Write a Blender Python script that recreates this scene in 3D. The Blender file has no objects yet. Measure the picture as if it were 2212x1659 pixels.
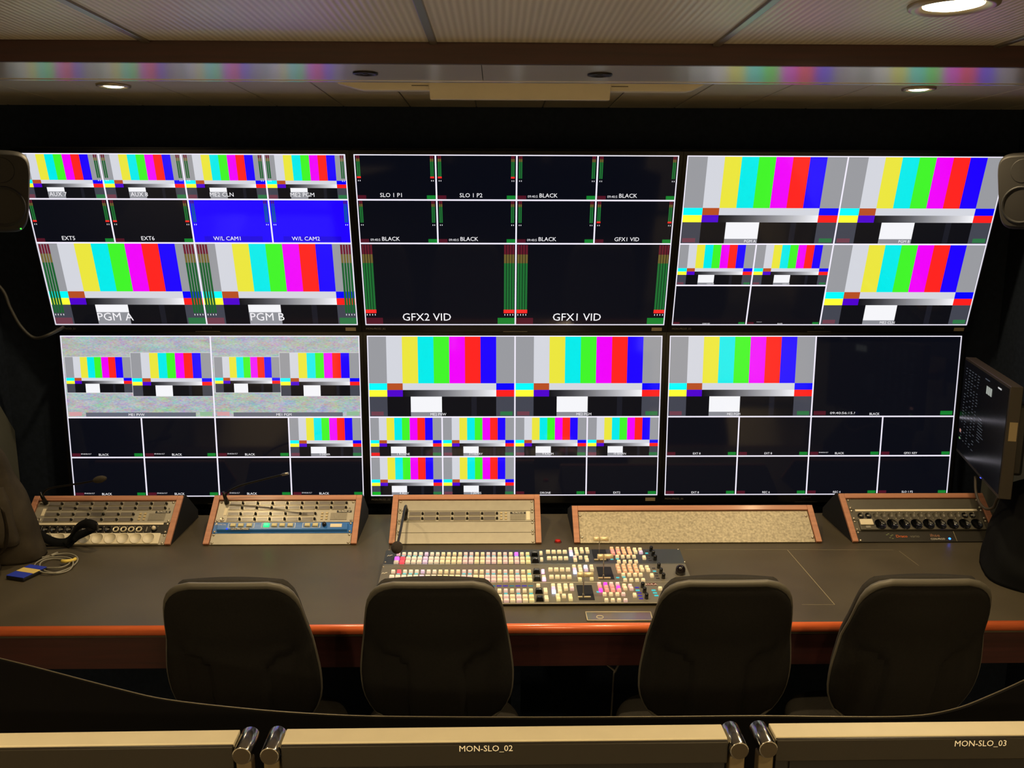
import bpy, bmesh, math, random
from mathutils import Vector, Matrix
random.seed(7)
scn = bpy.context.scene
C = scn.collection

# ------------------------------------------------------------ camera
FPX, PITCH, YAW, ROLL = 1902.2, 0.1883, 0.0182, 0.0026
EYE = Vector((0, 0, 1.85))
cp, sp, cy_, sy_ = math.cos(PITCH), math.sin(PITCH), math.cos(YAW), math.sin(YAW)
FWD = Vector((sy_*cp, cy_*cp, -sp)); R0 = Vector((cy_, -sy_, 0)); U0 = R0.cross(FWD)
RGT = R0*math.cos(ROLL) + U0*math.sin(ROLL); UPV = -R0*math.sin(ROLL) + U0*math.cos(ROLL)
cam = bpy.data.cameras.new('camera'); cam.sensor_width = 36; cam.lens = 36*FPX/2212
cam.clip_start = 0.02
camo = bpy.data.objects.new('camera', cam); C.objects.link(camo)
Mc = Matrix((RGT, UPV, -FWD)).transposed().to_4x4(); Mc.translation = EYE
camo.matrix_world = Mc; scn.camera = camo

# ------------------------------------------------------------ world, exposure, lamp levels
w = bpy.data.worlds.new('world'); scn.world = w; w.use_nodes = True
w.node_tree.nodes['Background'].inputs[0].default_value = (0, 0, 0, 1)
scn.view_settings.view_transform = 'Standard'; scn.view_settings.look = 'None'
scn.view_settings.gamma = 1; scn.view_settings.exposure = 0.0
scn.view_settings.use_curve_mapping = False
WARM = (1.0, 0.76, 0.43)
P_FAR, P_SOFFIT, P_NEAR, P_REAR, P_FILL = 24.0, 36.0, 36.0, 36.0, 170.0
SCREEN_GAIN = 1.1

# ------------------------------------------------------------ pixel helpers
def ray(px, py):
    return (FWD + RGT*((px-1106)/FPX) - UPV*((py-829.5)/FPX))
def at_z(px, py, z):
    d = ray(px, py); return EYE + d*((z-EYE.z)/d.z)
def at_y(px, py, y):
    d = ray(px, py); return EYE + d*((y-EYE.y)/d.y)
def at_x(px, py, x):
    d = ray(px, py); return EYE + d*((x-EYE.x)/d.x)
def at_plane(px, py, p0, n):
    d = ray(px, py); return EYE + d*((p0-EYE).dot(n)/d.dot(n))

# ------------------------------------------------------------ materials
def lin(c):
    o = []
    for v in c[:3]:
        v = v/255.0
        o.append(v/12.92 if v <= 0.04045 else ((v+0.055)/1.055)**2.4)
    return (o[0], o[1], o[2], 1)
MATS = {}
def mat(name, col, rough=0.5, metal=0.0, spec=0.5, emit=None, estr=1.0, var=0.0, vscale=20.0,
        bump=0.0, bscale=60.0, stretch=None, coat=0.0, trans=0.0, aniso=0.0, rvar=0.0):
    if name in MATS: return MATS[name]
    m = bpy.data.materials.new(name); m.use_nodes = True; MATS[name] = m
    nt = m.node_tree; b = nt.nodes['Principled BSDF']
    c = lin(col); b.inputs['Base Color'].default_value = c
    b.inputs['Roughness'].default_value = rough; b.inputs['Metallic'].default_value = metal
    b.inputs['Specular IOR Level'].default_value = spec
    b.inputs['Coat Weight'].default_value = coat
    if trans: b.inputs['Transmission Weight'].default_value = trans
    if aniso: b.inputs['Anisotropic'].default_value = aniso
    if emit:
        b.inputs['Emission Color'].default_value = lin(emit); b.inputs['Emission Strength'].default_value = estr
    if var or bump or rvar:
        tc = nt.nodes.new('ShaderNodeTexCoord'); mp = nt.nodes.new('ShaderNodeMapping')
        nt.links.new(tc.outputs['Object'], mp.inputs['Vector'])
        if stretch: mp.inputs['Scale'].default_value = stretch
        n = nt.nodes.new('ShaderNodeTexNoise'); n.inputs['Scale'].default_value = vscale
        n.inputs['Detail'].default_value = 6
        nt.links.new(mp.outputs[0], n.inputs['Vector'])
        if var:
            r = nt.nodes.new('ShaderNodeValToRGB')
            r.color_ramp.elements[0].position = 0.3; r.color_ramp.elements[1].position = 0.7
            r.color_ramp.elements[0].color = tuple(max(0, v*(1-var)) for v in c[:3]) + (1,)
            r.color_ramp.elements[1].color = tuple(min(1, v*(1+var)) for v in c[:3]) + (1,)
            nt.links.new(n.outputs['Fac'], r.inputs[0]); nt.links.new(r.outputs[0], b.inputs['Base Color'])
        if rvar:
            mr = nt.nodes.new('ShaderNodeMapRange')
            mr.inputs['To Min'].default_value = rough-rvar; mr.inputs['To Max'].default_value = rough+rvar
            nt.links.new(n.outputs['Fac'], mr.inputs['Value']); nt.links.new(mr.outputs[0], b.inputs['Roughness'])
        if bump:
            n2 = nt.nodes.new('ShaderNodeTexNoise'); n2.inputs['Scale'].default_value = bscale
            nt.links.new(mp.outputs[0], n2.inputs['Vector'])
            bp = nt.nodes.new('ShaderNodeBump'); bp.inputs['Strength'].default_value = bump
            bp.inputs['Distance'].default_value = 0.002
            nt.links.new(n2.outputs['Fac'], bp.inputs['Height']); nt.links.new(bp.outputs[0], b.inputs['Normal'])
    return m
def wood(name, c1, c2, rough=0.3, scale=(1.5, 30, 30), coat=0.3):
    if name in MATS: return MATS[name]
    m = bpy.data.materials.new(name); m.use_nodes = True; MATS[name] = m
    nt = m.node_tree; b = nt.nodes['Principled BSDF']
    tc = nt.nodes.new('ShaderNodeTexCoord'); mp = nt.nodes.new('ShaderNodeMapping')
    mp.inputs['Scale'].default_value = scale
    n = nt.nodes.new('ShaderNodeTexNoise'); n.inputs['Scale'].default_value = 3.0; n.inputs['Detail'].default_value = 8
    r = nt.nodes.new('ShaderNodeValToRGB')
    r.color_ramp.elements[0].position = 0.3; r.color_ramp.elements[1].position = 0.72
    r.color_ramp.elements[0].color = lin(c1); r.color_ramp.elements[1].color = lin(c2)
    nt.links.new(tc.outputs['Object'], mp.inputs[0]); nt.links.new(mp.outputs[0], n.inputs['Vector'])
    nt.links.new(n.outputs['Fac'], r.inputs[0]); nt.links.new(r.outputs[0], b.inputs['Base Color'])
    b.inputs['Roughness'].default_value = rough; b.inputs['Coat Weight'].default_value = coat
    b.inputs['Coat Roughness'].default_value = 0.15
    return m

# screen picture: what the panel shows comes from the colour stored per tile (a screen is flat print that glows)
def picture_material():
    m = bpy.data.materials.new('lit_screen'); m.use_nodes = True; MATS['lit_screen'] = m
    nt = m.node_tree; b = nt.nodes['Principled BSDF']
    a = nt.nodes.new('ShaderNodeVertexColor'); a.layer_name = 'Col'
    b.inputs['Base Color'].default_value = (0.004, 0.004, 0.005, 1); b.inputs['Roughness'].default_value = 0.07
    b.inputs['Specular IOR Level'].default_value = 0.5
    nt.links.new(a.outputs[0], b.inputs['Emission Color']); b.inputs['Emission Strength'].default_value = SCREEN_GAIN
    return m
picture_material()
def static_material():
    m = bpy.data.materials.new('video_static'); m.use_nodes = True; MATS['video_static'] = m
    nt = m.node_tree; b = nt.nodes['Principled BSDF']
    b.inputs['Base Color'].default_value = (0.004, 0.004, 0.005, 1); b.inputs['Roughness'].default_value = 0.07
    tc = nt.nodes.new('ShaderNodeTexCoord')
    n = nt.nodes.new('ShaderNodeTexNoise'); n.inputs['Scale'].default_value = 210; n.inputs['Detail'].default_value = 2
    n.inputs['Roughness'].default_value = 0.6
    n2 = nt.nodes.new('ShaderNodeTexNoise'); n2.inputs['Scale'].default_value = 30; n2.inputs['Detail'].default_value = 2
    mp = nt.nodes.new('ShaderNodeMapping'); mp.inputs['Scale'].default_value = (0.5, 1, 1.6)
    nt.links.new(tc.outputs['Object'], mp.inputs[0])
    nt.links.new(mp.outputs[0], n.inputs['Vector']); nt.links.new(mp.outputs[0], n2.inputs['Vector'])
    mx = nt.nodes.new('ShaderNodeMix'); mx.data_type = 'RGBA'; mx.inputs[0].default_value = 0.38
    nt.links.new(n.outputs['Color'], mx.inputs[6]); nt.links.new(n2.outputs['Color'], mx.inputs[7])
    hs = nt.nodes.new('ShaderNodeHueSaturation'); hs.inputs['Saturation'].default_value = 1.25
    nt.links.new(mx.outputs[2], hs.inputs['Color'])
    mul = nt.nodes.new('ShaderNodeMix'); mul.data_type = 'RGBA'; mul.blend_type = 'MULTIPLY'; mul.inputs[0].default_value = 1
    nt.links.new(hs.outputs[0], mul.inputs[6]); mul.inputs[7].default_value = (0.80, 0.88, 0.90, 1)
    nt.links.new(mul.outputs[2], b.inputs['Emission Color']); b.inputs['Emission Strength'].default_value = SCREEN_GAIN
    return m
static_material()

M_BLACKFELT = mat('navy_black_felt', (34, 41, 54), 0.95, spec=0.1, var=0.2, vscale=60)
M_BLACKPL = mat('black_plastic', (14, 14, 15), 0.38, var=0.1)
M_BEZEL = mat('gloss_black_bezel', (8, 8, 9), 0.22)
M_DESK = mat('dark_desk_vinyl', (78, 71, 56), 0.42, var=0.16, vscale=5, bump=0.08, bscale=300, rvar=0.06, spec=0.45)
M_FRAMEWOOD = wood('orange_wood_frame', (172, 116, 88), (196, 138, 106), 0.45, coat=0.1)
M_NOSING = wood('red_wood_nosing', (216, 100, 54), (238, 122, 70), 0.25, coat=0.6)
M_FASCIA = wood('dark_red_wood', (48, 19, 19), (64, 26, 24), 0.45)
M_SOFFITWOOD = wood('dark_soffit_wood', (46, 18, 20), (62, 25, 26), 0.5)
M_PANEL = mat('rack_panel_grey', (168, 162, 146), 0.42, metal=0.3, var=0.05, vscale=40, spec=0.5)
M_PANELDARK = mat('rack_panel_dark', (96, 92, 80), 0.45, metal=0.3, var=0.05, vscale=40)
M_SPECK = mat('speckled_panel', (172, 162, 138), 0.5, metal=0.3, var=0.32, vscale=130)
M_SCREW = mat('steel_screw', (205, 196, 176), 0.32, metal=0.75)
M_CHROME = mat('polished_silver', (170, 168, 165), 0.16, metal=1.0)
M_SILVER = mat('satin_silver', (165, 160, 150), 0.35, metal=0.9)
M_CHAIRSHELL = mat('chair_back_cloth', (30, 28, 25), 0.9, var=0.15, vscale=200, bump=0.2, bscale=500, spec=0.2)
M_CHAIREDGE = mat('chair_lit_edge', (92, 88, 78), 0.45, spec=0.4)
M_CHAIRCUSH = mat('chair_cushion_cloth', (46, 43, 38), 0.9, var=0.15, vscale=200, bump=0.3, bscale=400, spec=0.2)
M_CLOTH = mat('dark_canvas', (60, 54, 44), 0.9, var=0.25, vscale=14, bump=0.5, bscale=40, spec=0.15)
M_BLACKCLOTH = mat('black_fabric', (18, 19, 20), 0.95, var=0.3, vscale=10, bump=0.5, bscale=30, spec=0.1)
M_LABELW = mat('cream_label', (232, 220, 190), 0.6)
M_TEXTW = mat('white_lettering', (235, 230, 215), 0.6)
M_TEXTDIM = mat('grey_lettering', (92, 88, 80), 0.6)
M_LABELBLK = mat('black_label_tape', (20, 19, 18), 0.4)
M_TOPBEIGE = mat('light_metal_top', (196, 186, 158), 0.5, var=0.03, vscale=30)
M_WALLGREY = mat('lit_wall_grey', (92, 94, 88), 0.75, var=0.08, vscale=8)
M_CEILDARK = mat('far_ceiling_panel', (214, 206, 186), 0.5, var=0.05, vscale=5)
M_FLOOR = mat('dark_floor', (112, 108, 100), 0.8, var=0.2, vscale=20)

# ------------------------------------------------------------ mesh builder
class MB:
    def __init__(s): s.v = []; s.f = []; s.m = []; s.sm = []; s.c = []; s.M = None; s.mi = 0; s.smooth = False
    def add(s, vs, fs, cols=None):
        b = len(s.v)
        for p in vs:
            p = Vector(p); s.v.append(s.M @ p if s.M else p)
        for i, f in enumerate(fs):
            s.f.append([b+k for k in f]); s.m.append(s.mi); s.sm.append(s.smooth)
            s.c.append(cols[i] if cols else None)
        return s
    def box(s, x0, x1, y0, y1, z0, z1):
        return s.add([(x0,y0,z0),(x1,y0,z0),(x1,y1,z0),(x0,y1,z0),(x0,y0,z1),(x1,y0,z1),(x1,y1,z1),(x0,y1,z1)],
                     [(3,2,1,0),(4,5,6,7),(0,1,5,4),(1,2,6,5),(2,3,7,6),(3,0,4,7)])
    def frustum(s, cx, cy, z0, z1, w0, h0, w1, h1):
        a = [(cx-w0/2,cy-h0/2,z0),(cx+w0/2,cy-h0/2,z0),(cx+w0/2,cy+h0/2,z0),(cx-w0/2,cy+h0/2,z0),
             (cx-w1/2,cy-h1/2,z1),(cx+w1/2,cy-h1/2,z1),(cx+w1/2,cy+h1/2,z1),(cx-w1/2,cy+h1/2,z1)]
        return s.add(a, [(3,2,1,0),(4,5,6,7),(0,1,5,4),(1,2,6,5),(2,3,7,6),(3,0,4,7)])
    def cyl(s, p0, p1, r0, r1=None, n=20, caps=True):
        r1 = r0 if r1 is None else r1
        p0 = Vector(p0); p1 = Vector(p1); d = (p1-p0).normalized()
        a = Vector((0,0,1)) if abs(d.z) < 0.9 else Vector((1,0,0))
        e1 = d.cross(a).normalized(); e2 = d.cross(e1)
        vs = [p0 + e1*(r0*math.cos(2*math.pi*k/n)) + e2*(r0*math.sin(2*math.pi*k/n)) for k in range(n)]
        vs += [p1 + e1*(r1*math.cos(2*math.pi*k/n)) + e2*(r1*math.sin(2*math.pi*k/n)) for k in range(n)]
        sm = s.smooth; s.smooth = True
        b = len(s.v); s.add(vs, [(k, (k+1)%n, n+(k+1)%n, n+k) for k in range(n)])
        s.smooth = False
        if caps:
            s.f += [[b+k for k in range(n-1,-1,-1)], [b+n+k for k in range(n)]]
            s.m += [s.mi]*2; s.sm += [False]*2; s.c += [None]*2
        s.smooth = sm; return s
    def tube(s, pts, r, n=10, closed=False):
        pts = [Vector(p) for p in pts]; N = len(pts)
        rr = r if isinstance(r, (list, tuple)) else [r]*N
        vs = []; prev = None
        for i, p in enumerate(pts):
            if closed: d = pts[(i+1)%N] - pts[i-1]
            else: d = pts[min(i+1, N-1)] - pts[max(i-1, 0)]
            d.normalize()
            if prev is None:
                a = Vector((0,0,1)) if abs(d.z) < 0.9 else Vector((1,0,0)); e1 = d.cross(a).normalized()
            else: e1 = (prev - d*prev.dot(d)).normalized()
            prev = e1; e2 = d.cross(e1)
            vs += [p + e1*(rr[i]*math.cos(2*math.pi*k/n)) + e2*(rr[i]*math.sin(2*math.pi*k/n)) for k in range(n)]
        fs = []
        for i in range(N if closed else N-1):
            j = (i+1) % N
            fs += [(i*n+k, i*n+(k+1)%n, j*n+(k+1)%n, j*n+k) for k in range(n)]
        if not closed: fs += [tuple(range(n-1,-1,-1)), tuple((N-1)*n+k for k in range(n))]
        sm = s.smooth; s.smooth = True; s.add(vs, fs); s.smooth = sm; return s
    def lathe(s, prof, o, axis, n=28):
        o = Vector(o); d = Vector(axis).normalized()
        a = Vector((0,0,1)) if abs(d.z) < 0.9 else Vector((1,0,0)); e1 = d.cross(a).normalized(); e2 = d.cross(e1)
        vs = []
        for r, h in prof:
            vs += [o + d*h + e1*(r*math.cos(2*math.pi*k/n)) + e2*(r*math.sin(2*math.pi*k/n)) for k in range(n)]
        fs = []
        for i in range(len(prof)-1):
            fs += [(i*n+k, i*n+(k+1)%n, (i+1)*n+(k+1)%n, (i+1)*n+k) for k in range(n)]
        if prof[0][0] > 1e-6: fs.append(tuple(range(n-1,-1,-1)))
        if prof[-1][0] > 1e-6: fs.append(tuple((len(prof)-1)*n+k for k in range(n)))
        sm = s.smooth; s.smooth = True; s.add(vs, fs); s.smooth = sm; return s
    def prism(s, poly, a, b, axis='x'):
        n = len(poly)
        def P(t, q):
            return {'x': (t, q[0], q[1]), 'y': (q[0], t, q[1]), 'z': (q[0], q[1], t)}[axis]
        vs = [P(a, q) for q in poly] + [P(b, q) for q in poly]
        fs = [tuple(range(n-1,-1,-1)), tuple(n+k for k in range(n))] + [(k, (k+1)%n, n+(k+1)%n, n+k) for k in range(n)]
        return s.add(vs, fs)
    def grid(s, fn, nu, nv, close_u=False):
        vs = [fn(i, j) for j in range(nv) for i in range(nu)]
        fs = []
        for j in range(nv-1):
            for i in range(nu if close_u else nu-1):
                k = (i+1) % nu
                fs.append((j*nu+i, j*nu+k, (j+1)*nu+k, (j+1)*nu+i))
        sm = s.smooth; s.smooth = True; s.add(vs, fs); s.smooth = sm; return s
    def rect(s, u0, v0, u1, v1, w, col=None):
        c4 = col if isinstance(col, list) else [col]*4
        return s.add([(u0,v0,w),(u1,v0,w),(u1,v1,w),(u0,v1,w)], [(0,1,2,3)], [c4] if col is not None else None)
    def text(s, t, u, v, size, w, col=None, align='C', sx=1.0, rot=0):
        vs, fs, x0, x1 = text_mesh(t)
        off = {'C': (x0+x1)/2, 'L': x0, 'R': x1}[align]
        cr, sr = math.cos(rot), math.sin(rot)
        out = []
        for a, b in vs:
            X = (a-off)*size*sx; Y = b*size
            out.append((u + X*cr - Y*sr, v + X*sr + Y*cr, w))
        return s.add(out, fs, [[col]*len(f) for f in fs] if col else None)
    def build(s, name, mats, parent=None, bevel=0.0, seg=2, local=False, recalc=True):
        me = bpy.data.meshes.new(name)
        Wi = None if (local or parent is None) else WM(parent).inverted()
        vs = [tuple(Wi @ p) for p in s.v] if Wi else [tuple(p) for p in s.v]
        me.from_pydata(vs, [], s.f)
        if not isinstance(mats, (list, tuple)): mats = [mats]
        for m in mats: me.materials.append(m)
        for i, p in enumerate(me.polygons): p.material_index = s.m[i]; p.use_smooth = s.sm[i]
        if any(c is not None for c in s.c):
            ca = me.color_attributes.new('Col', 'FLOAT_COLOR', 'CORNER')
            li = 0
            for i, p in enumerate(me.polygons):
                for k in range(len(s.f[i])):
                    c = s.c[i][k] if s.c[i] else (0, 0, 0)
                    ca.data[li].color = lin(c); li += 1
        elif recalc or bevel:
            bm = bmesh.new(); bm.from_mesh(me)
            bmesh.ops.recalc_face_normals(bm, faces=bm.faces)
            if bevel:
                ed = [e for e in bm.edges if len(e.link_faces) == 2 and e.calc_face_angle(0) > 0.5]
                bmesh.ops.bevel(bm, geom=ed, offset=bevel, segments=seg, profile=0.5, affect='EDGES', clamp_overlap=True)
                for f in bm.faces: f.smooth = f.smooth or seg > 2
            bm.to_mesh(me); bm.free()
        me.update()
        o = bpy.data.objects.new(name, me); C.objects.link(o)
        if parent is not None: o.parent = parent
        return o
WMAT = {}
def WM(o): return WMAT.get(o.name, WM(o.parent) if o.parent else Matrix.Identity(4))
TXT = {}
def text_mesh(t):
    if t in TXT: return TXT[t]
    cu = bpy.data.curves.new('tmp', 'FONT'); cu.body = t; cu.resolution_u = 2; cu.size = 1.0; cu.fill_mode = 'FRONT'
    ob = bpy.data.objects.new('tmp', cu); C.objects.link(ob)
    dg = bpy.context.evaluated_depsgraph_get(); ev = ob.evaluated_get(dg); me = ev.to_mesh()
    vs = [(p.co.x, p.co.y) for p in me.vertices]; fs = [tuple(p.vertices) for p in me.polygons]
    fs2 = []
    for f in fs:
        ar = sum(vs[f[i]][0]*vs[f[(i+1)%len(f)]][1] - vs[f[(i+1)%len(f)]][0]*vs[f[i]][1] for i in range(len(f)))
        fs2.append(f if ar > 0 else tuple(reversed(f)))
    ev.to_mesh_clear(); bpy.data.objects.remove(ob); bpy.data.curves.remove(cu)
    xs = [v[0] for v in vs] or [0, 0]
    TXT[t] = (vs, fs2, min(xs), max(xs)); return TXT[t]
def tag(o, label, cat, group=None):
    o['label'] = label; o['category'] = cat
    if group: o['group'] = group
    return o
def thing(name, label, cat, loc=(0, 0, 0), group=None, M=None):
    o = bpy.data.objects.new(name, None); C.objects.link(o); o.empty_display_size = 0.05
    m = M.copy() if M else Matrix.Translation(loc)
    o.matrix_world = m; WMAT[o.name] = m
    return tag(o, label, cat, group)
def struct(o):
    o['kind'] = 'structure'; return o
def inst(name, me, parent, Mw):
    o = bpy.data.objects.new(name, me); C.objects.link(o); o.parent = parent
    o.matrix_local = WM(parent).inverted() @ Mw; return o
def frame(o, x, y, z):
    M = Matrix((Vector(x), Vector(y), Vector(z))).transposed().to_4x4(); M.translation = Vector(o); return M
def lerp(a, b, t): return a + (b-a)*t
def spline(P, n):
    P = [Vector(p) for p in P]; Q = [P[0]*2-P[1]] + P + [P[-1]*2-P[-2]]; out = []
    for i in range(1, len(Q)-2):
        for k in range(n):
            t = k/n; a, b, c, d = Q[i-1], Q[i], Q[i+1], Q[i+2]
            out.append(0.5*((2*b) + (c-a)*t + (2*a-5*b+4*c-d)*t*t + (3*b-a-3*c+d)*t**3))
    out.append(P[-1]); return out
def spot(name, loc, power, parent=None, angle=120, blend=0.6, size=0.03, target=None):
    l = bpy.data.lights.new(name, 'SPOT'); l.energy = power; l.color = WARM
    l.spot_size = math.radians(angle); l.spot_blend = blend; l.shadow_soft_size = size
    o = bpy.data.objects.new(name, l); C.objects.link(o)
    d = (Vector(target)-Vector(loc)).normalized() if target else Vector((0, 0, -1))
    q = d.to_track_quat('-Z', 'Y').to_matrix().to_4x4(); q.translation = Vector(loc)
    if parent is not None:
        o.parent = parent; o.matrix_local = WM(parent).inverted() @ q
    else: o.matrix_world = q
    return o

# ============================================================ ROOM
DESK_Z = 0.74; CEIL = 2.242; WALL_Y = 3.36; XL, XR = at_y(31, 950, 3.36).x, 1.95; BACK_Y = -1.6
SOF0, SOF1, SOFZ = 2.14, 2.42, 2.195
b = MB(); b.box(XL-0.05, XR+0.05, BACK_Y, WALL_Y+0.05, -0.05, 0); struct(b.build('floor', M_FLOOR))
b = MB(); b.box(XL-0.05, XR+0.05, WALL_Y, WALL_Y+0.06, 0, CEIL+0.05); struct(b.build('wall_back', M_BLACKFELT))
b = MB(); b.box(XL-0.05, XR+0.05, BACK_Y-0.06, BACK_Y, 0, CEIL+0.05)
struct(b.build('wall_front', mat('rear_wall_grey', (222, 214, 194), 0.7, var=0.05)))
for nm, x0, x1, xs, sg in (('wall_left', XL-0.06, XL, XL, 1), ('wall_right', XR, XR+0.06, XR, -1)):
    b = MB(); b.box(x0, x1, BACK_Y, WALL_Y, 0, CEIL+0.05)
    wo = struct(b.build(nm, M_BLACKFELT))
    # grey shape paints the wall's lit lower part; darker felt above is its shade
    b = MB()
    b.prism([(1.2, 0.02), (WALL_Y-.01, 0.02), (WALL_Y-.01, 1.03), (WALL_Y-.10, 1.16), (1.2, 1.16)], xs, xs+sg*0.012, 'x')
    b.build('light_lining', M_WALLGREY, wo, bevel=0.003)
    b = MB(); b.box(min(xs, xs+sg*.012), max(xs, xs+sg*.012), BACK_Y+.02, 1.19, 0.02, CEIL-.02)
    b.build('light_lining', mat('pale_bounce_lining', (206, 198, 180), 0.7, var=0.04), wo, bevel=0.003)  # unseen rear lining, split off and paler to bounce light to the ceiling
# near ceiling: perforated panels between metal tracks
ceil = MB(); ceil.box(XL-0.05, XR+0.05, BACK_Y, WALL_Y, CEIL+0.03, CEIL+0.06)
ceil = struct(ceil.build('ceiling', mat('ceiling_deck', (60, 58, 52), 0.8)))
def perforated():
    m = bpy.data.materials.new('perforated_ceiling'); m.use_nodes = True
    nt = m.node_tree; bs = nt.nodes['Principled BSDF']
    bs.inputs['Base Color'].default_value = lin((215, 208, 196)); bs.inputs['Roughness'].default_value = 0.36
    bs.inputs['Metallic'].default_value = 0.08
    tc = nt.nodes.new('ShaderNodeTexCoord')
    wv = nt.nodes.new('ShaderNodeTexWave'); wv.inputs['Scale'].default_value = 22; wv.bands_direction = 'X'
    nt.links.new(tc.outputs['Object'], wv.inputs['Vector'])
    bp = nt.nodes.new('ShaderNodeBump'); bp.inputs['Strength'].default_value = 0.35; bp.inputs['Distance'].default_value = 0.002
    nt.links.new(wv.outputs['Fac'], bp.inputs['Height']); nt.links.new(bp.outputs[0], bs.inputs['Normal'])
    rr = nt.nodes.new('ShaderNodeValToRGB'); rr.color_ramp.elements[0].color = lin((222, 216, 204)); rr.color_ramp.elements[1].color = lin((248, 243, 232))
    nt.links.new(wv.outputs['Fac'], rr.inputs[0]); nt.links.new(rr.outputs[0], bs.inputs['Base Color'])
    return m
M_PERF = perforated()
xm = 0.5*(at_z(902, 0, CEIL).x + at_z(937, 95, CEIL).x); PW = 0.655
k0 = math.floor((XL-xm)/PW); k1 = math.ceil((XR-xm)/PW)
rows = [BACK_Y, -0.3, 0.92, SOF0]
for k in range(k0, k1):
    a, c = max(XL, xm+k*PW), min(XR, xm+(k+1)*PW)
    for j in range(3):
        b = MB(); b.box(a+0.008, c-0.008, rows[j]+0.004, rows[j+1]-0.004, CEIL, CEIL+0.02)
        b.build('ceiling_panel', M_PERF, ceil, bevel=0.002)
    if k > k0:
        b = MB(); b.box(a-0.009, a+0.009, BACK_Y, SOF0, CEIL-0.005, CEIL+0.028); b.build('ceiling_track', M_SILVER, ceil, bevel=0.002)
# far ceiling planks
xs = at_z(500, 180, CEIL).x; pw = at_z(500, 180, CEIL).x - at_z(320, 177, CEIL).x
for k in range(math.floor((XL-xs)/pw), math.ceil((XR-xs)/pw)):
    a, c = max(XL, xs+k*pw), min(XR, xs+(k+1)*pw)
    b = MB(); b.box(a+0.002, c-0.002, SOF1+0.002, WALL_Y, CEIL, CEIL+0.02); b.build('ceiling_plank', M_CEILDARK, ceil, bevel=0.0025)
    b = MB(); b.box(c-0.002, c+0.002, SOF1+0.002, WALL_Y, CEIL+0.002, CEIL+0.022); b.build('ceiling_joint_strip', M_SILVER, ceil)
# soffit: dark wood face, brushed metal underside, lip
sf = MB(); sf.box(XL, XR, SOF0+0.012, SOF1-0.006, SOFZ+0.006, CEIL+0.028)
sf = struct(sf.build('trim_1', mat('soffit_core', (40, 36, 32), 0.7)))
b = MB(); b.box(XL, XR, SOF0, SOF0+0.012, SOFZ, CEIL+0.028); b.build('wood_face', M_SOFFITWOOD, sf, bevel=0.002)
M_BRUSH = mat('satin_soffit_metal', (228, 222, 214), 0.25, metal=0.4)
sx = [XL, at_z(1042, 160, SOFZ).x, XR]
for i in range(2):
    b = MB(); b.box(sx[i]+0.001, sx[i+1]-0.001, SOF0+0.013, SOF1-0.026, SOFZ, SOFZ+0.006); b.build('underside_sheet', M_BRUSH, sf)
b = MB(); b.box(XL, XR, SOF1-0.024, SOF1, SOFZ-0.002, SOFZ+0.03); b.build('edge_lip', M_BRUSH, sf, bevel=0.002)

# ---- lamps
M_GLOW = mat('lamp_glow', (255, 240, 200), 0.5, emit=(255, 236, 190), estr=14)
M_RIM = mat('lamp_rim_satin', (190, 178, 150), 0.35, metal=0.6)
def downlight(x, y, z, r, power, label, tilt=None):
    t = thing('ceiling_downlight', label, 'lamp', (x, y, z), 'recessed ceiling downlights')
    b = MB(); b.lathe([(r*1.12, 0.0), (r*1.10, -0.006), (r*0.98, -0.009), (r*0.80, -0.004), (r*0.72, 0.0)], (x, y, z), (0, 0, 1), 36)
    b.build('rim', M_RIM, t)
    b = MB(); b.lathe([(r*0.74, -0.003), (r*0.5, -0.007), (0.0, -0.008)], (x, y, z), (0, 0, 1), 32); b.build('lens', M_GLOW, t)
    spot('lamp_light', (x, y, z-0.02), power, t, 150, 0.7, r*0.6)
p = at_z(2060, 8, CEIL); downlight(p.x, p.y, CEIL, 0.072, P_NEAR, 'large bright recessed downlight in the perforated ceiling panels')
p = at_z(245, 183, CEIL); downlight(p.x, p.y, CEIL, 0.045, P_FAR, 'small warm downlight in far ceiling above the test bars captioned AUX 8')
p = at_z(1985, 190, CEIL); downlight(p.x, p.y, CEIL, 0.045, P_FAR, 'small warm downlight in the far ceiling above the screen with test bars labelled PGM B')
for x, y, l in ((-0.75, 0.55, 'round recessed downlight over the rear row of monitors'),
                (0.55, 0.35, 'round recessed downlight over the rear row of monitors')):
    downlight(x, y, CEIL, 0.072, P_REAR, l)
for x, l in ((-0.9, 'unseen fill lamp added before the pale rear wall'), (0.95, 'unseen fill lamp added before the pale rear wall')):
    downlight(x, -0.85, CEIL, 0.072, P_FILL, l)  # unseen lamps added behind the camera to lift the ambient light
M_CUP = mat('dark_lamp_cup', (40, 34, 30), 0.4, metal=0.5)
M_GLIM = mat('spot_bulb', (255, 235, 190), 0.4, emit=(255, 225, 170), estr=3)
for px, py, tgt, l in ((789, 157, (-0.42, 2.75, 0.75), 'dark round spotlight in the metal soffit at the end of the cream air unit'),
                  (1296, 160, (0.35, 2.70, 0.75), 'dark round spotlight in the metal soffit over the centre box of the air unit')):
    p = at_z(px, py, SOFZ)
    t = thing('soffit_spotlight', l, 'lamp', p, 'soffit spotlights')
    b = MB(); b.lathe([(0.031, 0.0), (0.031, -0.004), (0.024, -0.005), (0.021, -0.001), (0.0, -0.0005)], p, (0, 0, 1), 28); b.build('cup', M_CUP, t)
    b = MB(); b.lathe([(0.008, -0.002), (0.006, -0.004), (0, -0.0045)], p, (0, 0, 1), 16); b.build('bulb', M_CUP, t)
    spot('lamp_light', p-Vector((0, 0, 0.012)), P_SOFFIT, t, 120, 0.8, 0.02, tgt)
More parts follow.
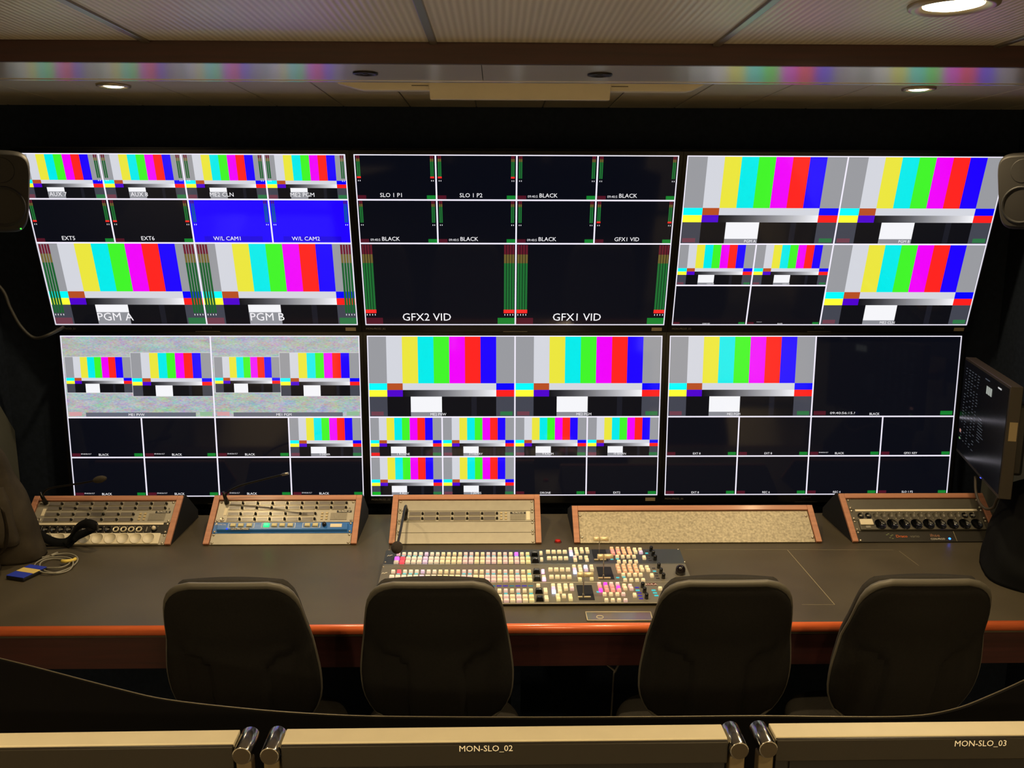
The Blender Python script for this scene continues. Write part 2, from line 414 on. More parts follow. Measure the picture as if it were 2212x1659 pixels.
# ---- white air unit below the far ceiling
M_WHITEBOX = mat('cream_painted_metal', (236, 226, 200), 0.5, var=0.04, vscale=10)
yb = 2.62; zb = at_y(1100, 196, yb).z; zc = at_y(1100, 215, yb-.02).z
A = at_y(730, 180, yb); B = at_y(1525, 181, yb); A2 = at_y(770, 193, yb); B2 = at_y(1497, 195, yb)
t = thing('ceiling_air_unit', 'cream metal air unit hung under the far ceiling with a deeper centre box', 'air conditioner', (0.5*(A.x+B.x), yb, CEIL))
b = MB(); b.prism([(A.x-.03, CEIL), (A.x, A.z), (A2.x, zb+.004), (A2.x+.02, zb), (B2.x-.02, zb), (B2.x, zb+.004), (B.x, B.z), (B.x+.03, CEIL)], yb, yb+.03, 'y'); b.build('housing', M_WHITEBOX, t, bevel=0.002)
a1, b1 = at_y(926, 192, yb-.02).x, at_y(1321, 192, yb-.02).x; a2, b2 = at_y(929, 216, yb-.02).x, at_y(1317, 218, yb-.02).x
b = MB(); b.prism([(a1, CEIL-.001), (a2, zc), (b2, zc), (b1, CEIL-.001)], yb-.02, yb-.001, 'y'); b.build('centre_box', M_WHITEBOX, t, bevel=0.002)
for x0, x1 in ((a1-.05, a1-.002), (b1+.002, b1+.05)):
    b = MB(); b.box(x0, x1, yb-.0015, yb+.003, zb+.012, zb+.0135); b.build('slot', M_BLACKPL, t)

# ============================================================ MONITOR WALL
SW, SH = 1.106, 1.106*9/16
XC, PXM = 0.0706, 1.1342
def colbar(b, u0, v0, u1, v1, w, tone=0.0):
    """test pattern, v downwards in screen metres handled by caller (v0 top > v1 bottom)"""
    W = u1-u0; H = v0-v1; e = 0.125*W; s = 0.75*W/7
    g, wh = (147, 148, 153), (204, 206, 214)
    ye, cyn, gr, mg, rd, bl = (226, 221, 60), (0, 226, 226), (62, 235, 40), (232, 0, 240), (248, 34, 30), (28, 0, 255)
    y1 = v0-H*7/12; y2 = v0-H*8/12; y3 = v0-H*9/12
    x = u0; b.rect(x, y1, x+e, v0, w, g); x += e
    for c in (wh, ye, cyn, gr, mg, rd, bl): b.rect(x, y1, x+s, v0, w, c); x += s
    b.rect(x, y1, u1, v0, w, g)
    b.rect(u0, y2, u0+e, y1, w, (0, 252, 252)); b.rect(u0+e, y2, u0+e+s, y1, w, (176, 76, 34))
    b.rect(u0+e+s, y2, u1-e, y1, w, wh); b.rect(u1-e, y2, u1, y1, w, (4, 0, 255))
    b.rect(u0, y3, u0+e, y2, w, (252, 250, 52)); b.rect(u0+e, y3, u0+e+s, y2, w, (76, 0, 198))
    xa, xb = u0+e+s, u1-e; ng = 8
    for i in range(ng):
        c0 = int(14+222*i/ng); c1 = int(14+222*(i+1)/ng)
        b.rect(xa+(xb-xa)*i/ng, y3, xa+(xb-xa)*(i+1)/ng, y2, w, [(c0, c0, c0+6), (c1, c1, c1+4), (c1, c1, c1+4), (c0, c0, c0+6)])
    b.rect(u1-e, y3, u1, y2, w, (252, 30, 28))
    dg, bk = (64, 66, 77), (11, 12, 18)
    b.rect(u0, v1, u0+e, y3, w, dg); xw = u0+e+1.5*s
    b.rect(u0+e, v1, xw, y3, w, bk); b.rect(xw, v1, xw+2*s, y3, w, (236, 236, 240))
    xk = xw+2*s; k1 = xk+1.9*s; k2 = k1+0.34*s
    b.rect(xk, v1, k1, y3, w, bk); b.rect(k1, v1, k2, y3, w, (24, 25, 34)); b.rect(k2, v1, u1-e, y3, w, bk)
    b.rect(u1-e, v1, u1, y3, w, dg)
    return xw, xw+2*s
def meter(b, u0, u1, v0, v1, n, w, style, flip=False):
    H = v0-v1; g = (u1-u0)/(n*9.0)
    cs = {'dark': ((92, 24, 38), (104, 90, 44), (30, 104, 48)), 'teal': ((70, 20, 120), (30, 60, 170), (10, 80, 150)),
          'bars': ((104, 28, 46), (112, 98, 50), (28, 92, 46))}[style]
    bw = (u1-u0)/n
    for i in range(n):
        a = u0+i*bw+g; c = u0+(i+1)*bw-g
        b.rect(a, v0-H*0.135, c, v0, w, cs[0]); b.rect(a, v0-H*0.26, c, v0-H*0.135, w, cs[1]); b.rect(a, v1, c, v0-H*0.26, w, cs[2])
def black_cell(b, u0, v0, u1, v1, col=(11, 12, 19)): b.rect(u0, v1, u1, v0, 0.0, col)
CAPW = (238, 236, 240)
def tile(scr, M, u0, v0, u1, v1, kind, cap='', met=None, capu=0.5, caps=0.1, tc='', tally=None, redm=False, capsty=None):
    """one picture of the multiviewer; cell given in fractions, v from the top"""
    U0, U1 = u0*SW, u1*SW; V0, V1 = SH*(1-v0), SH*(1-v1)
    m = 0.0022; U0 += m; U1 -= m; V0 -= m; V1 += m
    W, H = U1-U0, V0-V1
    b = MB(); b.M = M
    w1, w2, w3 = 0.0003, 0.0006, 0.0009
    cb = None
    if kind == 'bars':
        cb = colbar(b, U0, V0, U1, V1, 0.0)
        bh = capsty or 0.155
        b.rect(cb[0], V1, cb[1], V1+bh*H, w1, (138, 139, 145) if bh > 0.08 else (132, 133, 140))
    elif kind == 'blue':
        b.rect(U0, V1, U1, V0, 0, (30, 0, 254)); b.rect(U0+0.13*W, V1+0.02*H, U0+0.88*W, V1+0.15*H, w1, (26, 0, 214))
    elif kind == 'static':
        b.mi = 1; b.rect(U0, V1, U1, V0, 0, (150, 150, 150)); b.mi = 0
        for a0, a1, c0, c1 in ((0.012, 0.455, 0.255, 0.695), (0.458, 0.998, 0.205, 0.74)):
            b.rect(U0+(a0-0.004)*W, V0-(c1+0.006)*H, U0+a1*W+0.001, V0-(c0-0.006)*H, w1, (205, 205, 210))
            colbar(b, U0+a0*W, V0-c0*H, U0+a1*W, V0-c1*H, w2)
        b.rect(U0+0.125*W, V1+0.004*H, U0+0.875*W, V1+0.055*H, w2, (96, 99, 112))
    else: black_cell(b, U0, V0, U1, V1, (7, 9, 18))
    on = kind in ('bars', 'static')
    if met == 'small':
        st = 'bars' if kind == 'bars' else ('teal' if kind == 'blue' else 'dark')
        mh = 0.52 if kind != 'bars' else 0.535
        for a, c in ((0.016, 0.064), (0.936, 0.984)):
            meter(b, U0+a*W, U0+c*W, V0-0.012*H, V0-mh*H, 2, w1, st)
            if redm: b.rect(U0+a*W, V0-(mh+0.0)*H, U0+c*W, V0-(mh-0.04)*H, w2, (238, 40, 36))
            for q in (0.2, 0.68): b.rect(U0+(a+q*0.048)*W, V0-(mh+0.07)*H, U0+(a+q*0.048+0.008)*W, V0-(mh+0.04)*H, w2, (225, 225, 230))
    elif met == 'big':
        st = 'bars' if kind == 'bars' else 'dark'
        for a, c in ((0.004, 0.075), (0.925, 0.996)):
            meter(b, U0+a*W, U0+c*W, V0-0.01*H, V0-0.855*H, 4, w1, st)
            if redm: b.rect(U0+a*W, V0-0.855*H, U0+c*W, V0-0.81*H, w2, (240, 42, 38))
            for q in range(4): b.rect(U0+(a+0.006+q*0.0178)*W, V0-0.885*H, U0+(a+0.011+q*0.0178)*W, V0-0.866*H, w2, (225, 225, 230))
    tw, th = (0.115, 0.085) if met == 'big' else (0.115, 0.09)
    if tally is None: tally = ((108, 60, 74), (44, 112, 66)) if kind == 'bars' else (((205, 150, 155), (140, 180, 145)) if kind == 'static' else ((76, 18, 34), (18, 122, 44)))
    if kind == 'blue': tally = (None, None)
    if capsty: tw, th = 0.085, 0.05
    if capsty == 0.08: tw, th = 0.115, 0.08
    tm = 0.0 if not capsty else 0.012
    if tally[0]: b.rect(U0+tm*W, V1+tm*H, U0+(tw+tm)*W, V1+(th+tm)*H, w1, tally[0])
    if tally[1]: b.rect(U1-(tw+tm)*W, V1+tm*H, U1-tm*W, V1+(th+tm)*H, w1, tally[1])
    if cap: b.text(cap, U0+capu*W, V1+(0.05 if not capsty else (0.03 if capsty > .06 else 0.012))*H, caps*H*1.35, w3, CAPW, sx=1.02)
    if tc: b.text(tc, U0+0.135*W, V1+(0.045 if not capsty else 0.06)*H, caps*H*0.8, w3, (215, 213, 218), align='L', sx=1.0)
    return b.build('picture_tile', [MATS['lit_screen'], MATS['video_static']], scr)
def gridlines(scr, M, lines):
    b = MB(); b.M = M; c = (236, 231, 246); t = 0.0026
    L = [(0, 0, 1, 0), (0, 1, 1, 1), (0, 0, 0, 1), (1, 0, 1, 1)] + lines
    for u0, v0, u1, v1 in L:
        a, d = u0*SW, u1*SW; e, f = SH*(1-v1), SH*(1-v0)
        tt = t if not (u0 == u1 and u0 in (0, 1)) and not (v0 == v1 and v0 in (0, 1)) else 0.0018
        if u0 == u1: b.rect(min(max(a-tt, 0), SW-2*tt), e, min(max(a+tt, 2*tt), SW), f, 0.0012, c)
        else: b.rect(a, min(max(e-tt, 0), SH-2*tt), d, min(max(e+tt, 2*tt), SH), 0.0012, c)
    return b.build('tile_border', MATS['lit_screen'], scr)
def display(row, k, label, mon):
    if row == 'u': y0, z0, a = 3.2442, EYE.z-0.3956, 0.2644
    else: y0, z0, a = 3.2644, EYE.z-1.0611, -0.0086
    xl = XC + k*PXM - SW/2
    M = frame((xl, y0, z0), (1, 0, 0), (0, -math.sin(a), math.cos(a)), (0, -math.cos(a), -math.sin(a)))
    t = thing('wall_monitor', label, 'monitor', (xl+SW/2, y0, z0))
    be = 0.0135; bb = 0.026 if row == 'u' else 0.03; bt = 0.0135
    b = MB(); b.M = M
    b.box(-be, SW+be, -bb, -0.0005, -0.02, 0.004); b.box(-be, SW+be, SH+0.0005, SH+bt, -0.02, 0.004)
    b.box(-be, -0.0005, -0.0005, SH+0.0005, -0.02, 0.004); b.box(SW+0.0005, SW+be, -0.0005, SH+0.0005, -0.02, 0.004)
    bz = b.build('bezel', M_BEZEL, t)
    b = MB(); b.M = M; b.box(-be+0.002, SW+be-0.002, -bb+0.002, SH+bt-0.002, -0.05, -0.02); b.build('housing', M_BLACKPL, t, bevel=0.004)
    dpt = WALL_Y-y0
    b = MB(); p = M @ Vector((SW/2, SH/2, -0.05)); b.box(p.x-0.12, p.x+0.12, p.y-0.004, WALL_Y-0.0005, p.z-0.1, p.z+0.1); b.build('wall_bracket', M_BLACKPL, t)
    b = MB(); b.M = M; b.box(-0.0004, SW+0.0004, -0.0004, SH+0.0004, -0.0195, -0.0005); scr = b.build('screen', M_BEZEL, t)
    b = MB(); b.M = M; b.text('MON-PROD_0%d' % mon, 0.002, -0.017, 0.0105, 0.0045, align='L'); b.build('name_label', M_TEXTDIM, bz)
    b = MB(); b.M = M; b.text('SONY', SW/2, -0.0135, 0.011, 0.0045, sx=1.3); b.build('maker_lettering', mat('dim_lettering', (70, 68, 66), 0.4, metal=0.6), bz)
    b = MB(); b.M = M; b.box(SW/2-0.045, SW/2+0.045, -bb+0.0005, -bb+0.003, 0.002, 0.007); b.build('light_bar', M_CHROME, bz, bevel=0.001)
    if k < 2: b = MB(); b.M = M; b.box(SW-0.046, SW-0.008, -0.022, -0.009, 0.003, 0.0046); b.build('sticker', mat('tan_sticker', (120, 108, 84), 0.6), bz)
    return scr, M
Q4 = [0, .25, .5, .75, 1]
# upper left
s, M = display('u', -1, 'wall monitor of test bars with two plain blue pictures, W/L CAM1 and CAM2', 1)
for i, c in enumerate(('AUX 7', 'AUX 8', 'ME2 CLN', 'ME2 PGM')): tile(s, M, Q4[i], 0, Q4[i+1], .25, 'bars', c, 'small', .41 if i < 2 else .43, .1, capsty=None)
for i, c in enumerate(('EXT5', 'EXT6')): tile(s, M, Q4[i], .25, Q4[i+1], .5, 'black', c, 'small', .42, .1, redm=True)
for i, c in enumerate(('W/L CAM1', 'W/L CAM2')): tile(s, M, Q4[i+2], .25, Q4[i+3], .5, 'blue', c, 'small', .42, .1)
for i, c in enumerate(('PGM A', 'PGM B')): tile(s, M, i*.5, .5, i*.5+.5, 1, 'bars', c, 'big', .405, .105)
gridlines(s, M, [(0, .25, 1, .25), (0, .5, 1, .5), (.25, 0, .25, .5), (.5, 0, .5, 1), (.75, 0, .75, .5)])
# upper middle
s, M = display('u', 0, 'wall monitor of dark pictures with green level meters and captions GFX2 VID and GFX1 VID', 2)
for i, c in enumerate(('SLO 1 P1', 'SLO 1 P2', 'BLACK', 'BLACK')): tile(s, M, Q4[i], 0, Q4[i+1], .25, 'black', c, 'small', .43 if i < 2 else .40, .1, tc='' if i < 2 else '09:40:5', redm=i < 2)
for i, c in enumerate(('BLACK', 'BLACK', 'BLACK', 'GFX1 VID')): tile(s, M, Q4[i], .25, Q4[i+1], .5, 'black', c, 'small', .40 if i < 3 else .42, .1, tc='' if i == 3 else '09:40:5', redm=i == 3)
for i, c in enumerate(('GFX2 VID', 'GFX1 VID')): tile(s, M, i*.5, .5, i*.5+.5, 1, 'black', c, 'big', .41, .1, redm=True)
gridlines(s, M, [(0, .25, 1, .25), (0, .5, 1, .5), (.25, 0, .25, .5), (.5, 0, .5, 1), (.75, 0, .75, .5)])
# upper right
s, M = display('u', 1, 'wall monitor with three large test bar pictures, two small ones and two small dark ones', 3)
tile(s, M, 0, 0, .5, .5, 'bars', 'PGM A', None, .455, .034, capsty=.055); tile(s, M, .5, 0, 1, .5, 'bars', 'PGM B', None, .455, .034, capsty=.055)
tile(s, M, .5, .5, 1, 1, 'bars', 'ME2 CLN', None, .455, .034, capsty=.055)
tile(s, M, 0, .5, .25, .75, 'bars', 'CONV PR', None, .46, .03, capsty=.055); tile(s, M, .25, .5, .5, .75, 'bars', 'CONV PR', None, .46, .03, capsty=.055)
tile(s, M, 0, .75, .25, 1, 'black', 'CONV KD', None, .46, .03, capsty=.055); tile(s, M, .25, .75, .5, 1, 'black', 'BLACK', None, .46, .03, tc='09:40:56:15.7', capsty=.055)
gridlines(s, M, [(0, .5, 1, .5), (.5, 0, .5, 1), (0, .75, .5, .75), (.25, .5, .25, 1)])
# lower left
s, M = display('l', -1, 'wall monitor with grey video static behind test bars captioned ME1 PVW and ME1 PGM', 4)
for i, c in enumerate(('ME1 PVW', 'ME1 PGM')): tile(s, M, i*.5, 0, i*.5+.5, .5, 'static', c, None, .47, .034, capsty=.055)
for i in range(4):
    if i < 3: tile(s, M, Q4[i], .5, Q4[i+1], .75, 'black', 'BLACK', None, .45, .06, tc='09:40:56:15.7', capsty=.08)
    else: tile(s, M, Q4[i], .5, 1, .75, 'bars', '5 DIDIER', None, .48, .05, capsty=.08)
    tile(s, M, Q4[i], .75, Q4[i+1], 1, 'black', 'BLACK', None, .45, .06, tc='09:40:56:15.7', capsty=.08)
G8 = [(0, .5, 1, .5), (0, .75, 1, .75), (.5, 0, .5, 1), (.25, .5, .25, 1), (.75, .5, .75, 1)]
gridlines(s, M, G8)
# lower middle
s, M = display('l', 0, 'wall monitor with two large and six small test bar pictures and dark DRONE picture', 5)
for i, c in enumerate(('ME2 PVW', 'ME2 PGM')): tile(s, M, i*.5, 0, i*.5+.5, .5, 'bars', c, None, .475, .034, capsty=.055)
for i, c in enumerate(('1 ROSINE', '3THIERRY', '9 KALIM', '10 BAIRN')): tile(s, M, Q4[i], .5, Q4[i+1], .75, 'bars', c, None, .46, .058, capsty=.08, tally=((232, 28, 30), (44, 112, 66)) if i == 0 else None)
for i, c in enumerate(('4 ALLY', '2 JAMES')): tile(s, M, Q4[i], .75, Q4[i+1], 1, 'bars', c, None, .46, .058, capsty=.08, tally=((20, 170, 36), (44, 112, 66)) if i == 0 else None)
for i, c in enumerate(('DRONE', 'EXT2')): tile(s, M, Q4[i+2], .75, Q4[i+3], 1, 'black', c, None, .43, .058, capsty=.08)
gridlines(s, M, G8)
# lower right
s, M = display('l', 1, 'wall monitor of mostly dark pictures with one large test bar picture captioned ME2 PGM', 6)
tile(s, M, 0, 0, .5, .5, 'bars', 'ME2 PGM', None, .46, .03, capsty=.055)
tile(s, M, .5, 0, 1, .5, 'black', 'BLACK', None, .44, .03, tc='', capsty=.055)
b = MB(); b.M = M; b.text('09:40:56:15.?', (.5+.5*.13)*SW, SH*(1-.485), 0.0125, 0.0009, (226, 224, 228), align='L', sx=1.5); b.build('timecode', MATS['lit_screen'], s)
for i, c in enumerate(('EXT 8', 'EXT 8', 'BLACK', 'GFX1 KEY')): tile(s, M, Q4[i], .5, Q4[i+1], .75, 'black', c, None, .43, .056, tc='09:40:56:15.7' if i == 2 else '', capsty=.08)
for i, c in enumerate(('EXT 8', 'REC 6', 'REC 4', 'SLO 1 P2')): tile(s, M, Q4[i], .75, Q4[i+1], 1, 'black', c, None, .43, .056, capsty=.08)
gridlines(s, M, G8)

# ============================================================ DESK
YF = at_z(1106, 1352, DESK_Z).y; YB = 3.19
dt = thing('production_desk', 'long dark production desk with orange-red wooden front edge', 'desk', (0.06, 2.7, 0))
b = MB(); b.box(XL+0.0125, XR-0.0125, YF+0.012, YB, DESK_Z-0.035, DESK_Z); b.build('desk_top', M_DESK, dt, bevel=0.002)
b = MB(); b.smooth = True
prof = [(YF+0.013, DESK_Z+0.001)] + [(YF+0.012-0.014*math.sin(t*math.pi/8), DESK_Z-0.013+0.0145*math.cos(t*math.pi/8)) for t in range(0, 9)] + [(YF+0.013, DESK_Z-0.03)]
b.prism(prof, XL+0.0125, XR-0.0125, 'x'); b.build('edge_nosing', M_NOSING, dt)
zf = at_y(1106, 1437, YF+0.03).z
b = MB(); b.box(XL+0.0125, XR-0.0125, YF+0.022, YF+0.045, zf, DESK_Z-0.03); b.build('front_fascia', M_FASCIA, dt, bevel=0.003)
b = MB(); b.box(XL+0.0125, XR-0.0125, 2.95, 3.0, 0.001, DESK_Z-0.036); b.build('modesty_panel', M_BLACKFELT, dt)
for x in (XL+0.03, 0.06, XR-0.06):
    b = MB(); b.box(x-0.015, x+0.015, YF+0.25, 2.95, 0.001, DESK_Z-0.036); b.build('leg_panel', M_BLACKFELT, dt)
def seam(pts, wd=0.0012):
    b = MB()
    for (ax, ay), (cx, cyy) in zip(pts, pts[1:]):
        A, B = at_z(ax, ay, DESK_Z+0.0006), at_z(cx, cyy, DESK_Z+0.0006); d = (B-A).normalized(); n = Vector((-d.y, d.x, 0))*wd
        b.add([A-n, B-n, B+n, A+n], [(0, 1, 2, 3)])
    b.build('desk_seam', mat('pale_seam', (150, 140, 112), 0.5), dt)
seam([(1480, 1187), (1930, 1188)], 0.0009); seam([(1701, 1188), (1803, 1306)]); seam([(1732, 1306), (1803, 1306)], 0.0008); seam([(1942, 1190), (1985, 1222)], 0.0008)

# ============================================================ RACK CONSOLES
S = Vector((0, .786, .617)).normalized(); N = Vector((0, -S.z, S.y)); X = Vector((1, 0, 0)); UH = 0.04445; RW = 0.4826
RP0 = Vector((0, 2.873, DESK_Z+0.0036))
def rack_uv(px, py, M):
    return M.inverted() @ at_plane(px, py, M.translation, N)
def RM(xl): return frame((xl, RP0.y, RP0.z), X, S, N)
def console(xl, width, hgt, label):
    M = RM(xl); fw = 0.021
    t = thing('rack_console', label, 'rack console', (xl+width/2, 3.0, DESK_Z), 'sloped rack consoles on the desk')
    b = MB(); b.M = M; b.box(-fw, -0.001, 0, hgt+fw, -0.004, 0.006); b.build('frame_side', M_FRAMEWOOD, t, bevel=0.0015)
    b = MB(); b.M = M; b.box(width+0.001, width+fw, 0, hgt+fw, -0.004, 0.006); b.build('frame_side', M_FRAMEWOOD, t, bevel=0.0015)
    b = MB(); b.M = M; b.box(-0.001, width+0.001, hgt+0.001, hgt+fw, -0.004, 0.006); b.build('frame_top', M_FRAMEWOOD, t, bevel=0.0015)
    T = M @ Vector((0, hgt+fw-0.002, -0.0045)); F = M @ Vector((0, 0.004, -0.0045))
    b = MB(); b.prism([(F.y+0.012, DESK_Z+0.001), (F.y, F.z), (T.y, T.z), (T.y+0.025, T.z), (3.165, DESK_Z+0.03), (3.165, DESK_Z+0.001)], xl-fw+0.001, xl+width+fw-0.001, 'x')
    b.build('body', mat('black_console_box', (13, 13, 14), 0.8), t)
    return M
def screwmesh():
    b = MB(); b.lathe([(0.0044, 0), (0.0044, 0.0012), (0.0036, 0.003), (0.0018, 0.0042), (0, 0.0044)], (0, 0, 0), (0, 0, 1), 14)
    o = b.build('tmp_screw', M_SCREW); me = o.data; bpy.data.objects.remove(o); return me
SCREW = screwmesh()
def meshof(b, mats, bevel=0.0, seg=2):
    o = b.build('tmp', mats, bevel=bevel, seg=seg); me = o.data; bpy.data.objects.remove(o); return me
def unit(M, v0, nU, name, label, cat, m, sides='LR', group=None, holes=2, wid=RW):
    """rack panel whose bottom edge sits v0 above the console base"""
    Mu = M @ Matrix.Translation((0, v0, 0)); h = nU*UH
    t = thing(name, label, cat, group=group, M=Matrix.Translation(Mu @ Vector((wid/2, 0, 0))))
    b = MB(); b.M = Mu; b.box(0.0008, wid-0.0008, 0.0006, h-0.0006, -0.004, 0.0); b.build('face_plate', m, t, bevel=0.0006, seg=1)
    for u in ([0.0085] if 'L' in sides else []) + ([wid-0.0085] if 'R' in sides else []):
        for v in ((0.0065, h-0.0065) if holes == 2 else (h/2,)):
            inst('screw', SCREW, t, Mu @ Matrix.Translation((u, v, 0)))
    return t, Mu, h
M_LCD = mat('grey_key_window', (112, 107, 102), 0.3, spec=0.5, var=0.1, vscale=60)
M_LCDFRAME = mat('key_window_rim', (158, 150, 128), 0.3, metal=0.4)
M_KNOB = mat('black_key', (12, 12, 12), 0.3)
def windowmesh():
    b = MB(); b.frustum(0, 0, 0, 0.002, 0.0425, 0.0175, 0.0405, 0.0155); b.mi = 1; b.rect(-0.019, -0.0065, 0.019, 0.0065, 0.0022)
    return meshof(b, [M_LCDFRAME, M_LCD])
WINDOW = windowmesh()
b = MB(); b.lathe([(0.0042, 0), (0.0042, 0.004), (0.0034, 0.009), (0.0, 0.0098)], (0, 0, 0), (0, 0, 1), 12); KEY = meshof(b, [M_KNOB])
b = MB(); b.frustum(0, 0, 0, 0.003, 0.0082, 0.0072, 0.007, 0.006)
SMALLK = meshof(b, [mat('small_amber_key', (196, 178, 136), 0.4)])
def grille(t, Mu, u, v, wd, hg):
    b = MB(); b.M = Mu; b.box(u-wd/2, u+wd/2, v-hg/2, v+hg/2, 0, 0.0006); g = b.build('speaker_grille', mat('grille_dark', (84, 78, 62), 0.6), t, bevel=0.0004)
    n = int(wd/0.0026)
    for i in range(n):
        b = MB(); b.M = Mu; x = u-wd/2+wd*(i+0.5)/n; b.box(x-0.0007, x+0.0007, v-hg/2+0.001, v+hg/2-0.001, 0.0006, 0.0012); b.build('grille_bar', M_PANEL, g)
def intercom2u(M, v0, label, name, white=True):
    t, Mu, h = unit(M, v0, 2, 'intercom_panel', label, 'intercom', M_PANEL, group='two-row-high intercom panels')
    for r, (vf, n) in enumerate(((.12, 8), (.335, 8), (.615, 6), (.86, 6))):
        for i in range(n):
            u = (0.1235+0.1083*i)*RW; v = h*(1-vf)
            inst('key_display', WINDOW, t, Mu @ Matrix.Translation((u, v, 0)))
            inst('talk_key', KEY, t, Mu @ Matrix.Translation((u+0.0262, v-0.001, 0)))
    for i in range(3):
        for j in range(2): inst('small_button', SMALLK, t, Mu @ Matrix.Translation(((0.768+0.034*j)*RW, h*(1-(.59+.13*i)), 0)))
    grille(t, Mu, 0.889*RW, h*0.26, 0.058, 0.029)
    b = MB(); b.M = Mu; b.box(0.915*RW-0.021, 0.915*RW+0.031, h*0.44, h*0.44+0.0085, 0, 0.001); l = b.build('name_label', M_LABELBLK, t)
    b = MB(); b.M = Mu; b.text(name, 0.915*RW+0.005, h*0.44+0.0015, 0.0088, 0.0012, sx=.86); b.build('lettering', M_TEXTW, l)
    b = MB(); b.M = Mu; b.text('R', 0.965*RW, h*0.57, 0.014, 0.0008); b.build('maker_lettering', M_TEXTDIM, t)
    b = MB(); b.M = Mu; b.lathe([(0.0085, 0), (0.0085, 0.003), (0.006, 0.0035), (0.0045, 0.001), (0, 0.001)], (0.05*RW, h*0.14, 0), (0, 0, 1), 18); b.build('headset_socket', M_SCREW, t)
    if white:
        b = MB(); b.M = Mu; b.box(0.052*RW, 0.074*RW, h*0.33, h*0.66, 0, 0.001); b.build('paper_label', M_LABELW, t)
    return t, Mu
def blank(M, v0, nU, label, m=None, sides='LR'):
    return unit(M, v0, nU, 'blank_rack_panel', label, 'rack panel', m or M_PANEL, sides, 'blank rack panels')
# consoles' places, from the frame corners at the desk
x2 = 0.5*(at_z(440, 1176, RP0.z).x + at_z(769, 1176, RP0.z).x) - RW/2
x3 = 0.5*(at_z(843, 1175, RP0.z).x + at_z(1167, 1175, RP0.z).x) - RW/2
x1 = at_z(368, 1177, RP0.z).x - 0.021 - RW
x5 = at_z(1845, 1174, RP0.z).x + 0.021
x4a, x4b = at_z(1240, 1173, RP0.z).x + 0.021, at_z(1777, 1173, RP0.z).x - 0.021
CM1 = console(x1, RW, 4*UH, 'wood-framed rack console holding the white socket strip beside the canvas bag')
CM2 = console(x2, RW, 4*UH, 'wood-framed rack console holding the blue control unit')
CM3 = console(x3, RW, 4*UH, 'wood-framed rack console behind the mixing panel, holding the one-row intercom and blank panels')
hv4 = (RM(x4a).inverted() @ at_plane(1500, 1104, RP0, N)).y
CM4 = console(x4a, x4b-x4a, hv4, 'wide low wood-framed rack console closed by one speckled plate')
CM5 = console(x5, RW, 4*UH, 'wood-framed rack console holding the black socket strip by the side monitor')
# --- console 2
i2, Mi2 = intercom2u(CM2, 2*UH, 'intercom panel labelled TB-PROD_01 above the blue control unit', 'TB-PROD_01')
t, Mu, h = unit(CM2, UH, 1, 'speaker_control_unit', 'blue loudspeaker control unit with a lit green button and LS-CTRL-PROD label', 'control panel',
                mat('bright_blue_paint', (38, 110, 190), 0.35, var=0.06, vscale=30))
b = MB(); b.M = Mu; b.prism([(0.004, 0), (0.009, 0.010), (h-0.012, 0.010), (h-0.006, 0)], 0.016, RW-0.016, 'x')
def vprism(Mu, poly, a, c):   # poly in (v, w)
    b = MB(); b.M = Mu; b.prism(poly, a, c, 'x'); return b
b.build('blue_bar', MATS['bright_blue_paint'], t, bevel=0.0015)
M_KEYCR = mat('cream_square_key', (206, 196, 150), 0.4)
M_KEYGR = mat('lit_green_key', (40, 230, 110), 0.4, emit=(30, 255, 110), estr=2.2)
zt = 0.0102
for us in ((.147, .203, .263), (.385, .442, .498, .556), (.678, .735)):
    b = MB(); b.M = Mu; b.box((us[0]-.036)*RW, (us[-1]+.036)*RW, h*.36, h*.80, zt-0.0008, zt); b.build('white_key_outline', mat('white_print', (205, 212, 214), 0.5), t)
    b = MB(); b.M = Mu; b.box((us[0]-.031)*RW, (us[-1]+.031)*RW, h*.395, h*.765, zt-0.0005, zt+0.0004); b.build('blue_key_field', MATS['bright_blue_paint'], t)
    for u in us:
        b = MB(); b.M = Mu; b.frustum(u*RW, h*.585, zt, zt+0.006, 0.021, 0.0155, 0.0175, 0.012)
        b.build('square_key', M_KEYGR if u == .385 else M_KEYCR, t, bevel=0.0015)
b = MB(); b.M = Mu; b.lathe([(0.0075, 0), (0.0075, 0.006), (0.006, 0.013), (0, 0.0135)], (.80*RW, h*.6, zt-.001), (0, 0, 1), 20); b.build('volume_knob', M_KNOB, t)
b = MB(); b.M = Mu; b.box(.842*RW, .925*RW, h*.40, h*.70, zt-0.0003, zt+0.0008); b.build('paper_label', M_LABELW, t)
b = MB(); b.M = Mu; b.box(.135*RW, .268*RW, h*.17, h*.345, zt-0.0005, zt+0.0006); l = b.build('name_label', M_LABELBLK, t)
b = MB(); b.M = Mu; b.text('LS-CTRL-PROD', .2015*RW, h*.195, 0.0098, zt+0.0008, sx=.9); b.build('lettering', M_TEXTW, l)
b = MB(); b.M = Mu; b.text('RM-MC16', .055*RW, h*.60, 0.009, zt+0.0003, sx=1.0); b.build('maker_lettering', M_TEXTW, t)
b = MB(); b.M = Mu; b.lathe([(0.003, 0), (0.002, 0.002), (0, 0.0025)], (.108*RW, h*.27, zt), (0, 0, 1), 12); b.build('indicator', mat('blue_led', (20, 40, 255), 0.4, emit=(20, 50, 255), estr=3), t)
blank(CM2, 0, 1, 'plain grey blank rack panel under the blue control unit')
